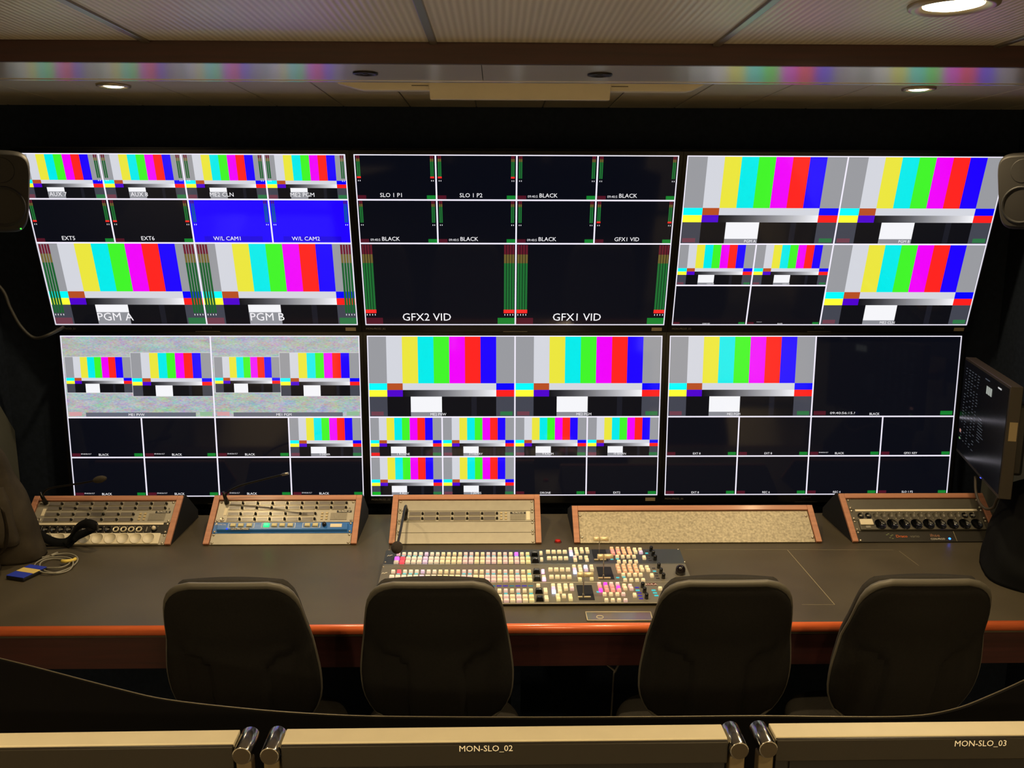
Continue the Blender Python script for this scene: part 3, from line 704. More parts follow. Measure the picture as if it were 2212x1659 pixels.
# --- console 1
i1, Mi1 = intercom2u(CM1, 2*UH, 'intercom panel labelled TB-PROD_02 above the row of sockets beside the canvas bag', 'TB-PROD_02')
def patch(M, v0, label, kinds, m, strip=True):
    t, Mu, h = unit(M, v0, 1, 'connector_panel', label, 'patch panel', m)
    if strip:
        b = MB(); b.M = Mu; b.box(0.022, RW-0.022, h*.80, h*.985, 0, 0.0022); b.build('label_strip', M_LABELW, t, bevel=0.0005)
    for i, kd in enumerate(kinds):
        u = 0.036 + i*0.02655; v = h*.40
        if kd == 'x':
            b = MB(); b.M = Mu; b.lathe([(0.0115, 0), (0.0115, 0.0022), (0.0095, 0.003), (0.0088, 0.0008), (0, 0.0006)], (u, v, 0), (0, 0, 1), 22); b.build('socket', M_KNOB, t)
            b = MB(); b.M = Mu; b.box(u-0.004, u+0.004, v-0.002, v+0.003, 0.0006, 0.002); b.build('socket_pins', M_SCREW, t)
        elif kd == 'c':
            b = MB(); b.M = Mu; b.lathe([(0.0108, 0), (0.0108, 0.003), (0.0078, 0.0036), (0.007, 0.0008), (0, 0.0006)], (u, v, 0), (0, 0, 1), 22); b.build('socket', mat('pale_socket_ring', (226, 214, 180), 0.3, metal=0.3), t)
            b = MB(); b.M = Mu; b.box(u-0.0045, u+0.0045, v-0.0045, v+0.0045, 0.0006, 0.0030); b.build('socket_hole', M_KNOB, t)
        elif kd == 'o':
            b = MB(); b.M = Mu; b.lathe([(0.011, 0), (0.0108, 0.001), (0.0098, 0.0012), (0.0096, 0.0004), (0, 0.0004)], (u, v, 0), (0, 0, 1), 22); b.build('blank_cap', m, t)
        elif kd == 'k':
            b = MB(); b.M = Mu; b.lathe([(0.0095, 0), (0.0095, 0.004), (0.007, 0.006)], (u, v, 0), (0, 0, 1), 20); b.build('knob_collar', M_KNOB, t)
            b = MB(); b.M = Mu; b.lathe([(0.0062, 0.005), (0.0072, 0.010), (0.005, 0.015), (0, 0.0165)], (u, v, 0), (0, 0, 1), 18); b.build('white_knob', M_LABELW, t)
        elif kd == 's':
            b = MB(); b.M = Mu; b.box(u-0.0015, u+0.0015, v-0.009, v+0.009, 0, 0.002); b.build('slide_switch', M_SCREW, t)
        if kd != ' ':
            for q in (-1, 1):
                b2 = Mu @ Matrix.Translation((u+q*0.0095, v+q*0.0115, 0)) @ Matrix.Scale(0.4, 4); inst('small_screw', SCREW, t, b2)
    return t
patch(CM1, UH, 'black connector panel with pale label strip and white knob, above the white socket strip', 'xxxxxxxxxxccccsk', mat('black_patch_panel', (52, 48, 42), 0.4, metal=0.3))
def powerstrip(M, v0, label, white, us, m, mdark):
    t, Mu, h = unit(M, v0, 1, 'socket_strip', label, 'power strip', M_PANEL if white else M_PANELDARK)
    b = MB(); b.M = Mu; b.box(0.02, RW-0.02, 0.001, h-0.001, 0, 0.008); b.build('strip_body', m, t, bevel=0.002)
    for u in us:
        b = MB(); b.M = Mu; b.lathe([(0.0205, 0.0078), (0.0205, 0.0092), (0.0185, 0.0094), (0.0178, 0.0075), (0.0165, 0.0005), (0, 0.0004)], (u, h*.5, 0.0005), (0, 0, 1), 30)
        s_ = b.build('power_socket', m if white else mdark, t)
        b = MB(); b.M = Mu; b.lathe([(0.0163, 0.0012), (0, 0.0013)], (u, h*.5, 0.0009), (0, 0, 1), 24); b.build('socket_well', mdark, s_)
        for q in (-1, 1):
            b = MB(); b.M = Mu; b.box(u+q*0.0095-0.0026, u+q*0.0095+0.0026, h*.5-0.0026, h*.5+0.0026, 0.002, 0.0026); b.build('pin_hole', M_KNOB, s_)
        b = MB(); b.M = Mu; b.box(u-0.003, u+0.003, h*.5-0.0165, h*.5-0.0115, 0.002, 0.007); b.build('earth_clip', M_SCREW, s_)
    return t, Mu, h
M_WHITEPL = mat('cream_plastic', (228, 218, 190), 0.4)
powerstrip(CM1, 0, 'white socket strip with a row of round power sockets next to the strap', True, [0.2265-0.0435*i+0.0435*4.6 for i in range(-0, 9)], M_WHITEPL, mat('grey_socket_well', (122, 116, 102), 0.5))
# --- console 3
blank(CM3, 3*UH, 1, 'plain grey blank rack panel above the TB-PROD-03 intercom')
t, Mu, h = unit(CM3, 2*UH, 1, 'intercom_panel', 'one-row-high intercom panel labelled TB-PROD-03 between blank panels', 'intercom', M_PANEL)
for r in range(2):
    for i in range(6):
        u = (0.128+0.1085*i)*RW; v = h*(.73-.46*r)
        inst('key_display', WINDOW, t, Mu @ Matrix.Translation((u, v, 0))); inst('talk_key', KEY, t, Mu @ Matrix.Translation((u+0.0268, v-0.001, 0)))
for i in range(3):
    for j in range(2): inst('small_button', SMALLK, t, Mu @ Matrix.Translation(((0.757+0.034*j)*RW, h*(.78-.27*i), 0)))
grille(t, Mu, 0.878*RW, h*.36, 0.054, 0.022)
b = MB(); b.M = Mu; b.box(0.823*RW, 0.935*RW, h*.68, h*.88, 0, 0.001); l = b.build('name_label', M_LABELBLK, t)
b = MB(); b.M = Mu; b.text('TB-PROD-03', 0.879*RW, h*.71, 0.0088, 0.0012, sx=.88); b.build('lettering', M_TEXTW, l)
b = MB(); b.M = Mu; b.box(0.94*RW, 0.966*RW, h*.14, h*.93, 0, 0.0012); b.build('paper_label', M_LABELW, t)
b = MB(); b.M = Mu; b.lathe([(0.0085, 0), (0.0085, 0.003), (0.006, 0.0035), (0.0045, 0.001), (0, 0.001)], (0.058*RW, h*.25, 0), (0, 0, 1), 18); b.build('headset_socket', M_SCREW, t)
Mi3 = Mu
blank(CM3, UH, 1, 'plain grey blank rack panel just under the TB-PROD-03 intercom')
blank(CM3, 0, 1, 'plain grey blank rack panel resting on the desk behind the mixing panel buttons')
# --- console 4
t = thing('speckled_blank_plate', 'wide speckled beige blank plate fixed with four screws', 'rack panel', M=Matrix.Translation(CM4 @ Vector(((x4b-x4a)/2, 0, 0))))
b = MB(); b.M = CM4; b.box(0.001, x4b-x4a-0.001, 0.001, hv4-0.001, -0.004, 0); b.build('plate', M_SPECK, t, bevel=0.0006, seg=1)
for px, py in ((1253, 1114), (1257, 1161), (1741, 1115), (1755, 1161)):
    q = rack_uv(px, py, CM4); inst('screw', SCREW, t, CM4 @ Matrix.Translation((q.x, q.y, 0)) @ Matrix.Scale(1.1, 4))
# --- console 5
blank(CM5, 3*UH, 1, 'dark blank rack panel above the long cream label strip', M_PANELDARK)
patch(CM5, 2*UH, 'grey connector panel of mostly blanked round holes under a cream label strip', 'xxooooooooooooxx', M_PANELDARK)
t, Mu, h = powerstrip(CM5, UH, 'black socket strip with glossy round sockets and a white switch', False, [0.092+0.0427*i for i in range(9)], M_PANELDARK, mat('black_socket', (9, 9, 9), 0.16))
b = MB(); b.M = Mu; b.box(0.022, 0.068, h*.42, h*.95, 0.008, 0.013); b.build('rocker_switch', M_LABELW, t, bevel=0.002)
b = MB(); b.M = Mu; b.box(0.038, 0.055, h*.16, h*.36, 0.008, 0.010); b.build('small_tag', mat('grey_tag', (140, 136, 124), 0.5), t)
t, Mu, h = unit(CM5, 0, 1, 'extender_unit', 'black extender unit with orange lettering and a blue light under the socket strip', 'video unit', mat('black_unit_face', (50, 47, 40), 0.5, metal=0.2))
M_ORANGE = mat('orange_lettering', (225, 110, 40), 0.6, emit=(225, 110, 40), estr=0.0)
b = MB(); b.M = Mu; b.text('Draco', .285*RW, h*.40, 0.0145, 0.0006, align='L', sx=1.1); b.build('orange_lettering', M_ORANGE, t)
b = MB(); b.M = Mu; b.text('vario', .387*RW, h*.40, 0.0145, 0.0006, align='L', sx=1.1); b.build('grey_lettering', mat('dim_grey_lettering', (120, 116, 100), 0.6), t)
b = MB(); b.M = Mu; b.text('ihse', .535*RW, h*.45, 0.017, 0.0006, align='L', sx=1.3); b.build('maker_lettering', mat('rust_lettering', (170, 120, 90), 0.6), t)
b = MB(); b.M = Mu; b.text('CON-PROD', .530*RW, h*.18, 0.0095, 0.0006, align='L', sx=1.0); b.build('white_lettering', M_TEXTW, t)
b = MB(); b.M = Mu
for q, (a, c) in enumerate(((.215, .62), (.228, .70), (.243, .52), (.255, .60), (.232, .36), (.249, .28))): b.box(a*RW, a*RW+0.006, h*c, h*c+0.0025, 0, 0.0006)
b.build('emblem', mat('dim_green_emblem', (120, 130, 90), 0.6), t)
b = MB(); b.M = Mu; b.lathe([(0.0042, 0), (0.003, 0.002), (0, 0.003)], (.668*RW, h*.28, 0), (0, 0, 1), 12); b.build('indicator', mat('bright_blue_led', (30, 90, 255), 0.4, emit=(30, 90, 255), estr=9), t)
b = MB(); b.M = Mu; b.box(.713*RW, .716*RW, 0.002, h-0.002, 0, 0.0008); b.build('edge_line', mat('pale_seam', (150, 140, 112)), t)

# ============================================================ GOOSENECK MICROPHONES
M_FOAM = mat('grey_brown_foam', (60, 54, 42), 0.95, var=0.2, vscale=200, bump=0.6, bscale=500)
M_FOAMD = mat('dark_foam', (44, 37, 30), 0.95, var=0.2, vscale=200, bump=0.6, bscale=500)
M_STEM = mat('satin_black_stem', (40, 38, 34), 0.28, metal=0.5)
def mic(label, base, pts, r, head, foam, pale=False):
    t = thing('gooseneck_microphone', label, 'microphone', base)
    P = spline([base]+pts, 8)
    d = (P[4]-P[0]).normalized()
    b = MB(); b.cyl(P[0]-N*0.0, P[0]+d*0.05, 0.0085, 0.0045, 16); b.build('base_sleeve', M_KNOB, t)
    b = MB(); b.tube(P, r, 10); b.build('stem', M_STEM, t)
    e = (P[-1]-P[-3]).normalized()
    if head:
        L, R = head
        prof = [(0.0, -0.002)] + [(R*math.sin(math.pi*(0.06+0.88*k/12))**0.55, L*k/12) for k in range(13)] + [(0.0, L+0.0015)]
        b = MB(); b.lathe(prof, P[-1]-e*0.004, e, 20); b.build('windscreen', foam, t)
    else:
        b = MB(); b.cyl(P[-1]-e*0.004, P[-1]+e*0.02, 0.0048, 0.0048, 14); b.build('capsule', M_SILVER, t)
    return t
bp2 = Mi2 @ Vector((0.058*RW, 2*UH*.90, 0.001))
yM = bp2.y
mic('thin gooseneck microphone without foam rising from the TB-PROD_01 intercom', bp2,
    [at_y(487, 1072, yM-0.01), at_y(497, 1060, yM-0.015), at_y(520, 1049, yM-0.02), at_y(560, 1038, yM-0.03), at_y(612, 1025, yM-0.05)], 0.0035, None, None)
bp1 = Mi1 @ Vector((0.058*RW, 2*UH*.90, 0.001)); yM = bp1.y
mic('gooseneck microphone with olive foam windscreen rising beside the canvas bag', bp1,
    [at_y(92, 1070, yM-0.01), at_y(104, 1056, yM-0.015), at_y(140, 1049, yM-0.02), at_y(180, 1043, yM-0.03), at_y(204, 1038, yM-0.04)], 0.0032, (0.052, 0.0125), M_FOAM)
bp3 = Mi3 @ Vector((0.058*RW, UH*.25, 0.001))
mic('gooseneck microphone bent down over the mixing panel buttons with a round dark foam head', bp3,
    [at_y(878, 1104, bp3.y-.02), at_y(877, 1093, bp3.y-.045), at_y(874, 1100, bp3.y-.08), at_y(868, 1132, bp3.y-.18), at_y(859, 1176, bp3.y-.31)], 0.0042, (0.046, 0.0185), M_FOAMD)

# ============================================================ VISION MIXER
prof = [(1304, .750), (1259, .764), (1219, .778), (1187, .792)]
pl = [at_z(1106, py, z) for py, z in prof]
mxl = at_z(819, 1240, .783).x; mxr = at_z(1486, 1219, .790).x
mixer = thing('vision_mixer', 'long video mixing panel with three rows of lit buttons and fader levers on the desk', 'video mixer', ((mxl+mxr)/2, 2.5, DESK_Z))
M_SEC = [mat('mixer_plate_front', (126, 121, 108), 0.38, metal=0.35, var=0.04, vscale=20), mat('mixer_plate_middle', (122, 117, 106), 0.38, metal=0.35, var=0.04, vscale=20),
         mat('mixer_plate_rear_shaded', (70, 74, 80), 0.38, metal=0.35, var=0.04, vscale=20)]  # rear plate coloured darker and bluer, painting in its tilt to the lamps
SEC = []
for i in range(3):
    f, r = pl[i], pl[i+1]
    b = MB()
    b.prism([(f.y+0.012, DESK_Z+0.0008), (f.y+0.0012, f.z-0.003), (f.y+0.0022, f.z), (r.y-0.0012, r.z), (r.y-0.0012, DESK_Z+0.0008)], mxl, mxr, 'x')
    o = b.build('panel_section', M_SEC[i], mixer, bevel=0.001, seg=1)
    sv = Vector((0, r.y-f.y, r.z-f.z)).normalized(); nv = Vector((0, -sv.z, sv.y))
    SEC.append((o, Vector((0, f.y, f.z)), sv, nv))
BC = {'cream': ((252, 236, 196), .22), 'pale': ((250, 236, 218), .25), 'pink': ((248, 214, 212), .25), 'yellow': ((248, 238, 178), .25), 'peach': ((250, 200, 160), .25),
      'red': ((255, 70, 80), 1.3), 'mag': ((255, 60, 190), 1.4), 'pur': ((205, 90, 255), 1.6), 'blue': ((190, 205, 255), 1.3), 'lil': ((230, 205, 240), .35), 'hot': ((255, 205, 245), 1.0),
      'rose': ((250, 160, 150), .45)}
BM = {}
def btn_mesh(col, wd, hg, ht):
    k = (col, wd, hg, ht)
    if k not in BM:
        c, e = BC[col]
        b = MB(); b.frustum(0, 0, 0, ht*.6, wd, hg, wd, hg); b.frustum(0, 0, ht*.6, ht, wd, hg, wd*.84, hg*.8)
        BM[k] = meshof(b, [mat('button_'+col, c, 0.35, emit=c, estr=e)])
    return BM[k]
def put(sec, px, py, col, name='function_button', wd=.0112, hg=.0105, ht=.0085):
    o, p0, sv, nv = SEC[sec]
    p = at_plane(px, py, p0+nv*ht*.6, nv) - nv*ht*.6
    return inst(name, btn_mesh(col, wd, hg, ht), o, frame(p, X, sv, nv))
def cols24(sec):
    base = ['pale', 'pale', 'pale', 'pale', 'pale', 'lil', 'pale', 'pale', 'cream', 'cream', 'cream', 'cream', 'pink', 'pink', 'cream', 'cream', 'pink', 'pink', 'cream', 'pink', 'cream', 'pink', 'cream', 'yellow']
    return base
def crop(ox, oy, sc):
    return lambda p, q: (ox+p/sc, oy+q/sc)
c3 = crop(800, 1050, 5.027)
SRC = [(2, 305, 1707, 735, 'a'), (2, 289, 1713, 783, 'b'), (2, 280, 1716, 822, 'c'), (1, 248, 1723, 925, 'a'), (1, 232, 1729, 981, 'b'), (1, 222, 1733, 1020, 'c'),
       (0, 170, 1744, 1132, 'a'), (0, 172, 1749, 1195, 'b'), (0, 165, 1754, 1240, 'c')]
for sec, xa, xb, yy, rw in SRC:
    for i, c in enumerate(cols24(sec)):
        px, py = c3(lerp(xa, xb, i/23), yy)
        if sec == 2 and rw in 'bc' and i == 1: c = 'red'
        if sec == 2 and rw == 'b' and i == 0: c = 'pur'
        if sec == 2 and rw == 'a' and i == 21: c = 'pur'
        if sec == 1 and rw == 'a' and i == 1: c = 'red'
        put(sec, px, py, c, 'source_button', .0118 if rw == 'a' else .0148, .0105, .0085)
M_OLED = mat('small_key_display', (40, 60, 66), 0.25, emit=(60, 190, 200), estr=0.25)
M_OLEDC = mat('cyan_key_display', (40, 150, 165), 0.25, emit=(70, 200, 215), estr=0.55)
M_OLEDB = mat('blue_key_display', (50, 40, 120), 0.25, emit=(60, 45, 170), estr=0.5)
M_OLEDD = mat('dim_key_display', (52, 48, 44), 0.25)
def dash(sec, px, py, wpx=5.5, m=None, hg=.004):
    o, p0, sv, nv = SEC[sec]; p = at_plane(px, py, p0, nv)
    b = MB(); wd = wpx*2.7/FPX; b.M = frame(p, X, sv, nv); b.box(-wd, wd, -hg, hg, 0, .0008); b.build('name_display', m or M_OLED, o)
for i in range(24):
    px, py = c3(lerp(170, 1740, i/23), 1085); dash(0, px, py, 5.2, [M_OLEDB, M_OLEDB, M_OLED][i % 3] if i > 14 else M_OLEDB, .0035)
for sec, xa, xb, yy in ((2, 296, 1709, 760), (1, 240, 1726, 954), (0, 171, 1745, 1168)):
    for i in (12, 13, 16, 17, 19, 21, 23, 1, 2, 3, 4):
        px, py = c3(lerp(xa, xb, i/23), yy); dash(sec, px, py, 3.6, M_OLEDC, .0026)
k3 = crop(1140, 1160, 10.37); k4 = crop(1300, 1160, 10.055)
def many(sec, kf, pts, col, **kw):
    for p in pts:
        px, py = kf(p[0], p[1]); put(sec, px, py, p[2] if len(p) > 2 else col, **kw)
def block(sec, kf, p, q):
    o, p0, sv, nv = SEC[sec]; px, py = kf(p, q); P = at_plane(px, py, p0+nv*.006, nv)-nv*.006
    b = MB(); b.M = frame(P, X, sv, nv); b.frustum(0, 0, 0, .012, .0225, .018, .017, .0135); b.build('text_display', M_KNOB, o)
    b = MB(); b.M = frame(P, X, sv, nv); b.rect(-.0065, -.003, .0065, .003, .0122)
    b.build('text_display_glass', mat('dark_display', (44, 46, 50), .15), o)
# rear section
block(2, k3, 152, 372); block(2, k3, 172, 510)
many(2, k3, [(295, 355), (310, 495)], 'cream', wd=.0095, hg=.015)
many(2, k3, [(x, 325) for x in (455, 580, 705, 830)] + [(x, 468) for x in (478, 602, 730, 857)], 'cream', wd=.0135, hg=.0115)
many(2, k3, [(955, 265), (965, 320, 'lil'), (975, 378, 'blue'), (1075, 265), (1090, 322), (1102, 372), (1200, 265), (1215, 320), (1325, 265), (1342, 322), (1055, 448, 'pink'), (1067, 510), (1183, 455), (1308, 450), (1328, 510)], 'cream')
many(2, k4, [(213, 245, 'peach'), (340, 245, 'peach'), (455, 245, 'peach'), (580, 245, 'peach'), (232, 300, 'rose'), (352, 300, 'rose'), (475, 300, 'peach'), (600, 300, 'peach'), (250, 352, 'rose'), (370, 350, 'peach'), (495, 350, 'peach'), (620, 350, 'peach'),
              (710, 265), (735, 322), (830, 265), (852, 328, 'lil')] + [(x, 420) for x in (335, 455, 578, 700)] + [(x, 530) for x in (370, 495, 620, 745)], 'cream')
many(2, k4, [(920, 440)], 'cream', wd=.0105, hg=.015)
for p, q, m in ((975, 355, M_OLEDC), (220, 485, M_OLEDC), (340, 478, M_OLEDC), (965, 302, M_OLEDD), (1005, 405, M_OLEDD), (1020, 455, M_OLEDD), (1045, 505, M_OLEDD)): dash(2, *k4(p, q), 3.2, m, .0032)
# middle section
block(1, k3, 198, 760); block(1, k3, 212, 915)
many(1, k3, [(340, 765, 'hot')], 'hot', wd=.0095, hg=.015); many(1, k3, [(360, 890), (367, 938, 'hot')], 'cream')
many(1, k3, [(x, 720) for x in (510, 640, 770, 903)] + [(x, 885) for x in (532, 665, 798, 932)], 'cream', wd=.0135, hg=.0115)
many(1, k3, [(1035, 655), (1050, 720, 'lil'), (1060, 780, 'blue'), (1165, 655), (1180, 722), (1192, 778), (1295, 660, 'blue'), (1312, 722, 'lil'), (1425, 655), (1440, 722), (1160, 900), (1172, 945, 'yellow'), (1432, 925, 'yellow')], 'cream')
many(1, k4, [(x, 615, 'peach') for x in (340, 470, 595, 720)] + [(x, 675, 'peach') for x in (360, 487, 612, 740)] + [(x, 738, 'peach') for x in (378, 507, 635, 765)] + [(855, 645), (880, 702), (980, 650), (1010, 712)] +
     [(x, 812) for x in (465, 595, 725, 845)] + [(x, 930) for x in (508, 640, 768, 900)], 'cream')
many(1, k4, [(1088, 828)], 'cream', wd=.0105, hg=.015)
for p, q, m in ((345, 885, M_OLEDC), (480, 872, M_OLEDC), (1145, 745, M_OLEDC), (1125, 682, M_OLEDD), (1180, 795, M_OLEDD), (1195, 845, M_OLEDD), (1215, 897, M_OLEDD)): dash(1, *k4(p, q), 3.4, m, .0032)
# front section
block(0, k3, 250, 1200); block(0, k3, 270, 1372)
many(0, k3, [(235, 1085), (395, 1178), (402, 1228), (415, 1345), (424, 1392), (568, 1080), (575, 1145, 'lil'), (585, 1218, 'blue'), (705, 1080), (715, 1145), (725, 1212), (845, 1080), (857, 1150), (980, 1080), (992, 1150, 'pink'),
              (672, 1310), (687, 1382, 'yellow'), (812, 1312), (950, 1312), (963, 1378, 'yellow')], 'cream', wd=.0118, hg=.0125)
many(0, k3, [(1600, 1045, 'pink'), (1740, 1050, 'mag'), (1872, 1045, 'pink'), (2012, 1045, 'pink'), (1618, 1112, 'rose'), (1758, 1115, 'rose'), (1895, 1112, 'rose'), (2030, 1125, 'mag'), (1637, 1185, 'mag'), (1775, 1180, 'rose'), (1912, 1182, 'rose'), (2050, 1185, 'rose')], 'pink')
many(0, k4, [(485, 1048), (512, 1108), (615, 1052, 'pink'), (645, 1115, 'pink'), (60, 1235), (200, 1235), (340, 1235), (470, 1235, 'pink'), (100, 1365), (240, 1365), (377, 1365), (518, 1368, 'pink'), (1268, 1112)], 'cream')
many(0, k4, [(715, 1255)], 'cream', wd=.0105, hg=.015)
for p, q, m in ((765, 1100, M_OLEDB), (780, 1160, M_OLEDC), (815, 1217, M_OLEDB), (832, 1277, M_OLEDB), (850, 1337, M_OLEDB), (1125, 1160, M_OLEDC), (1155, 1217, M_OLEDC), (1185, 1275, M_OLEDC), (-70, 1195, M_OLEDC)): dash(0, *k4(p, q), 4.2, m, .0036)
def knob(sec, p, q, r=.0055, h=.017):
    o, p0, sv, nv = SEC[sec]; px, py = k4(p, q); P = at_plane(px, py, p0+nv*h*.5, nv)-nv*h*.5
    b = MB(); b.lathe([(r, 0), (r, h*.85), (r*.8, h), (0, h)], P, nv, 18); b.build('rotary_knob', M_KNOB, o)
for sec, L in ((2, ((1072, 255), (1117, 353), (1160, 447))), (1, ((1240, 622), (1287, 735), (1340, 842))), (0, ((888, 1040), (932, 1150), (972, 1280)))):
    for p, q in L: knob(sec, p, q)
o, p0, sv, nv = SEC[1]
P = at_plane(*k4(1705, 790), p0, nv)
b = MB(); b.lathe([(.0150, 0), (.0150, .012), (.0146, .017), (.0125, .0225), (.008, .0265), (0, .028)], P, nv, 28); b.build('joystick_cap', mat('glossy_black_cap', (22, 17, 20), .12), o)
def tbar(sec, quad, base, hx, width=.047):
    o, p0, sv, nv = SEC[sec]
    b = MB(); vs = [at_plane(*k3(*q), p0, nv)+nv*.0006 for q in quad]; b.add(vs, [(0, 1, 2, 3)])
    b.add([v-nv*.0006 for v in vs], [(0, 1, 2, 3)]); n0 = 0
    for i in range(4): b.f.append([i, (i+1) % 4, 4+(i+1) % 4, 4+i]); b.m.append(0); b.sm.append(False); b.c.append(None)
    b.build('fader_slot', mat('black_fader_slot', (8, 8, 9), .5), o)
    Pb = at_plane(*k3(*base), p0, nv)
    lv = MB(); top = Pb + Vector((0, .004, .067))
    lv.cyl(Pb+Vector((-.004, 0, 0)), Pb+Vector((0, .001, .014)), .0012, .0012, 8); lv.cyl(Pb+Vector((.004, 0, 0)), Pb+Vector((0, .001, .014)), .0012, .0012, 8)
    lv.cyl(Pb+Vector((0, .001, .012)), top, .0016, .0016, 10)
    l = lv.build('fader_lever', M_SILVER, o)
    M_BRASS = mat('warm_metal_handle', (246, 228, 180), .34, metal=.35)
    for a, c in ((-.4*width, -.001), (.001, .6*width)):
        h_ = MB(); h_.cyl(top+Vector((a, 0, .002)), top+Vector((c, 0, .002)), .0072, .0072, 20); h_.build('fader_handle', M_BRASS, l)
    for a, c in ((-.42*width, -.002), (.002, .58*width)):
        h_ = MB(); h_.box(Pb.x+a*.8, Pb.x+c*.8, Pb.y-.002, Pb.y+.002, Pb.z, Pb.z+.003); h_.build('fader_foot', M_BRASS, l)
tbar(2, [(1490, 540), (1810, 540), (1740, 280), (1425, 280)], (1600, 515), 0)
tbar(1, [(1600, 950), (1945, 950), (1860, 670), (1535, 670)], (1695, 925), 0)
tbar(0, [(1150, 1415), (1505, 1415), (1430, 1080), (1085, 1080)], (1245, 1352), 0)
o, p0, sv, nv = SEC[0]; P = at_plane(*k4(1075, 1030), p0, nv)
b = MB(); b.M = frame(P, X, sv, nv); b.box(-.0165, .0165, -.006, .006, 0, .0008); l = b.build('maker_plate', mat('maroon_plate', (96, 34, 34), .4), o)
b = MB(); b.M = frame(P, X, sv, nv); b.text('KULA', 0, -.0042, .0115, .001, sx=1.25); b.build('maker_lettering', M_TEXTW, o)
for sec, p in ((2, k4(1660, 272)), (2, k4(1800, 545)), (2, (840.6, 1188.5)), (2, (832.4, 1214.5)), (1, (828, 1225))):
    o, p0, sv, nv = SEC[sec]; q = at_plane(*p, p0, nv); inst('screw', SCREW, o, frame(q, X, sv, nv) @ Matrix.Scale(.6, 4))
for sec, (px, py) in ((2, (841, 1201)), (1, (829, 1239))):
    o, p0, sv, nv = SEC[sec]; q = at_plane(px, py, p0, nv); b = MB(); b.M = frame(q, X, sv, nv)
    b.tube([(-.006, -.003, .0006), (-.002, .004, .0006), (.001, -.002, .0006), (.004, .003, .0006), (.010, .005, .0006)], .0011, 6); b.build('maker_emblem', M_TEXTW, o)

# ============================================================ SMALL THINGS ON THE DESK
p = at_z(1205, 1171, DESK_Z)
t = thing('red_push_button', 'small round red push button set in the desk between two rack consoles', 'button', p)
b = MB(); b.lathe([(.0095, 0), (.0095, .006), (.0088, .008), (0, .0084)], p, (0, 0, 1), 24); b.build('cap', mat('red_plastic', (196, 30, 18), .35), t)
b = MB(); b.lathe([(.0125, 0), (.0125, .002), (.0098, .0025)], p, (0, 0, 1), 24); b.build('collar', mat('dark_red_collar', (90, 14, 10), .4), t)
# clear plastic strip
Q = [at_z(1269, 1342, DESK_Z), at_z(1410, 1342, DESK_Z), at_z(1405, 1324, DESK_Z), at_z(1265, 1324, DESK_Z)]
t = thing('clear_plastic_strip', 'clear plastic strip with a round hole lying by the wooden desk edge', 'ruler', (Q[0]+Q[2])/2)
M_CLEAR = mat('clear_plastic', (225, 225, 215), .12, trans=0.9, spec=.5)
b = MB(); z0, z1 = DESK_Z+.0008, DESK_Z+.003
b.add([Vector((q.x, q.y, z)) for z in (z0, z1) for q in Q], [(3, 2, 1, 0), (4, 5, 6, 7), (0, 1, 5, 4), (1, 2, 6, 5), (2, 3, 7, 6), (3, 0, 4, 7)]); b.build('strip', M_CLEAR, t)
M_EDGE = mat('frosted_plastic_edge', (205, 192, 158), .35)
for i in range(4):
    a, c = Q[i], Q[(i+1) % 4]; b = MB(); b.tube([a+Vector((0, 0, .003)), c+Vector((0, 0, .003))], .0014, 6); b.build('edge', M_EDGE, t)
pc = at_z(1296, 1333, DESK_Z+.003); b = MB()
b.tube([pc+Vector((.0095*math.cos(k*math.pi/12), .0095*math.sin(k*math.pi/12), 0)) for k in range(24)], .0012, 6, True); b.build('hole_rim', M_EDGE, t)
# blue and yellow box
c0, c1, c2, c3_ = at_z(13, 1252, DESK_Z), at_z(51, 1258, DESK_Z), at_z(92, 1233, DESK_Z), at_z(56, 1226, DESK_Z)
e1 = (c1-c0); e2 = (c3_-c0); L1, L2 = e1.length, e2.length; e1.normalize(); e2 = (e2-e1*e2.dot(e1)).normalized()
Mb = frame(c0+Vector((0, 0, .001)), e1, e2, (0, 0, 1)); L2 *= .98
t = thing('pocket_drive', 'flat blue box with a yellow middle band lying by the coiled cable', 'hard drive', c0)
b = MB(); b.M = Mb; b.box(0, L1, 0, L2, 0, .011); b.build('case', mat('black_case', (22, 22, 24), .4), t, bevel=.003)
b = MB(); b.M = Mb; b.box(.001, L1-.001, .001, L2*.40, .011, .0135); b.build('blue_end', mat('blue_sleeve', (44, 64, 190), .5), t, bevel=.001)
b = MB(); b.M = Mb; b.box(.001, L1-.001, L2*.41, L2*.72, .011, .0135); b.build('yellow_band', mat('yellow_sleeve', (232, 206, 120), .5), t, bevel=.001)
b = MB(); b.M = Mb; b.box(.001, L1-.001, L2*.73, L2-.001, .011, .0135); b.build('blue_end', mat('blue_sleeve', ()), t, bevel=.001)
# coiled cable
t = thing('coiled_cable', 'grey cable coiled on the desk with a yellow tie', 'cable', at_z(125, 1217, DESK_Z))
M_CAB = mat('pale_grey_cable', (150, 146, 130), .45)
pts = []
path = [(88, 1205), (100, 1202), (125, 1197), (150, 1196), (166, 1203), (166, 1214), (150, 1227), (120, 1237), (92, 1236), (76, 1226), (78, 1216), (100, 1205), (130, 1203), (152, 1206), (158, 1218), (148, 1232), (122, 1238), (96, 1232), (86, 1222), (92, 1212), (112, 1207), (135, 1208), (150, 1213), (146, 1220), (128, 1226), (100, 1227), (84, 1232), (74, 1228)]
P = [at_z(px, py, DESK_Z+.004+.0018*(i % 5)) for i, (px, py) in enumerate(path)]
b = MB(); b.tube(spline(P, 6), .0023, 8); b.build('cable', M_CAB, t)
q0, q1 = at_z(134, 1212, DESK_Z+.012), at_z(158, 1210, DESK_Z+.012)
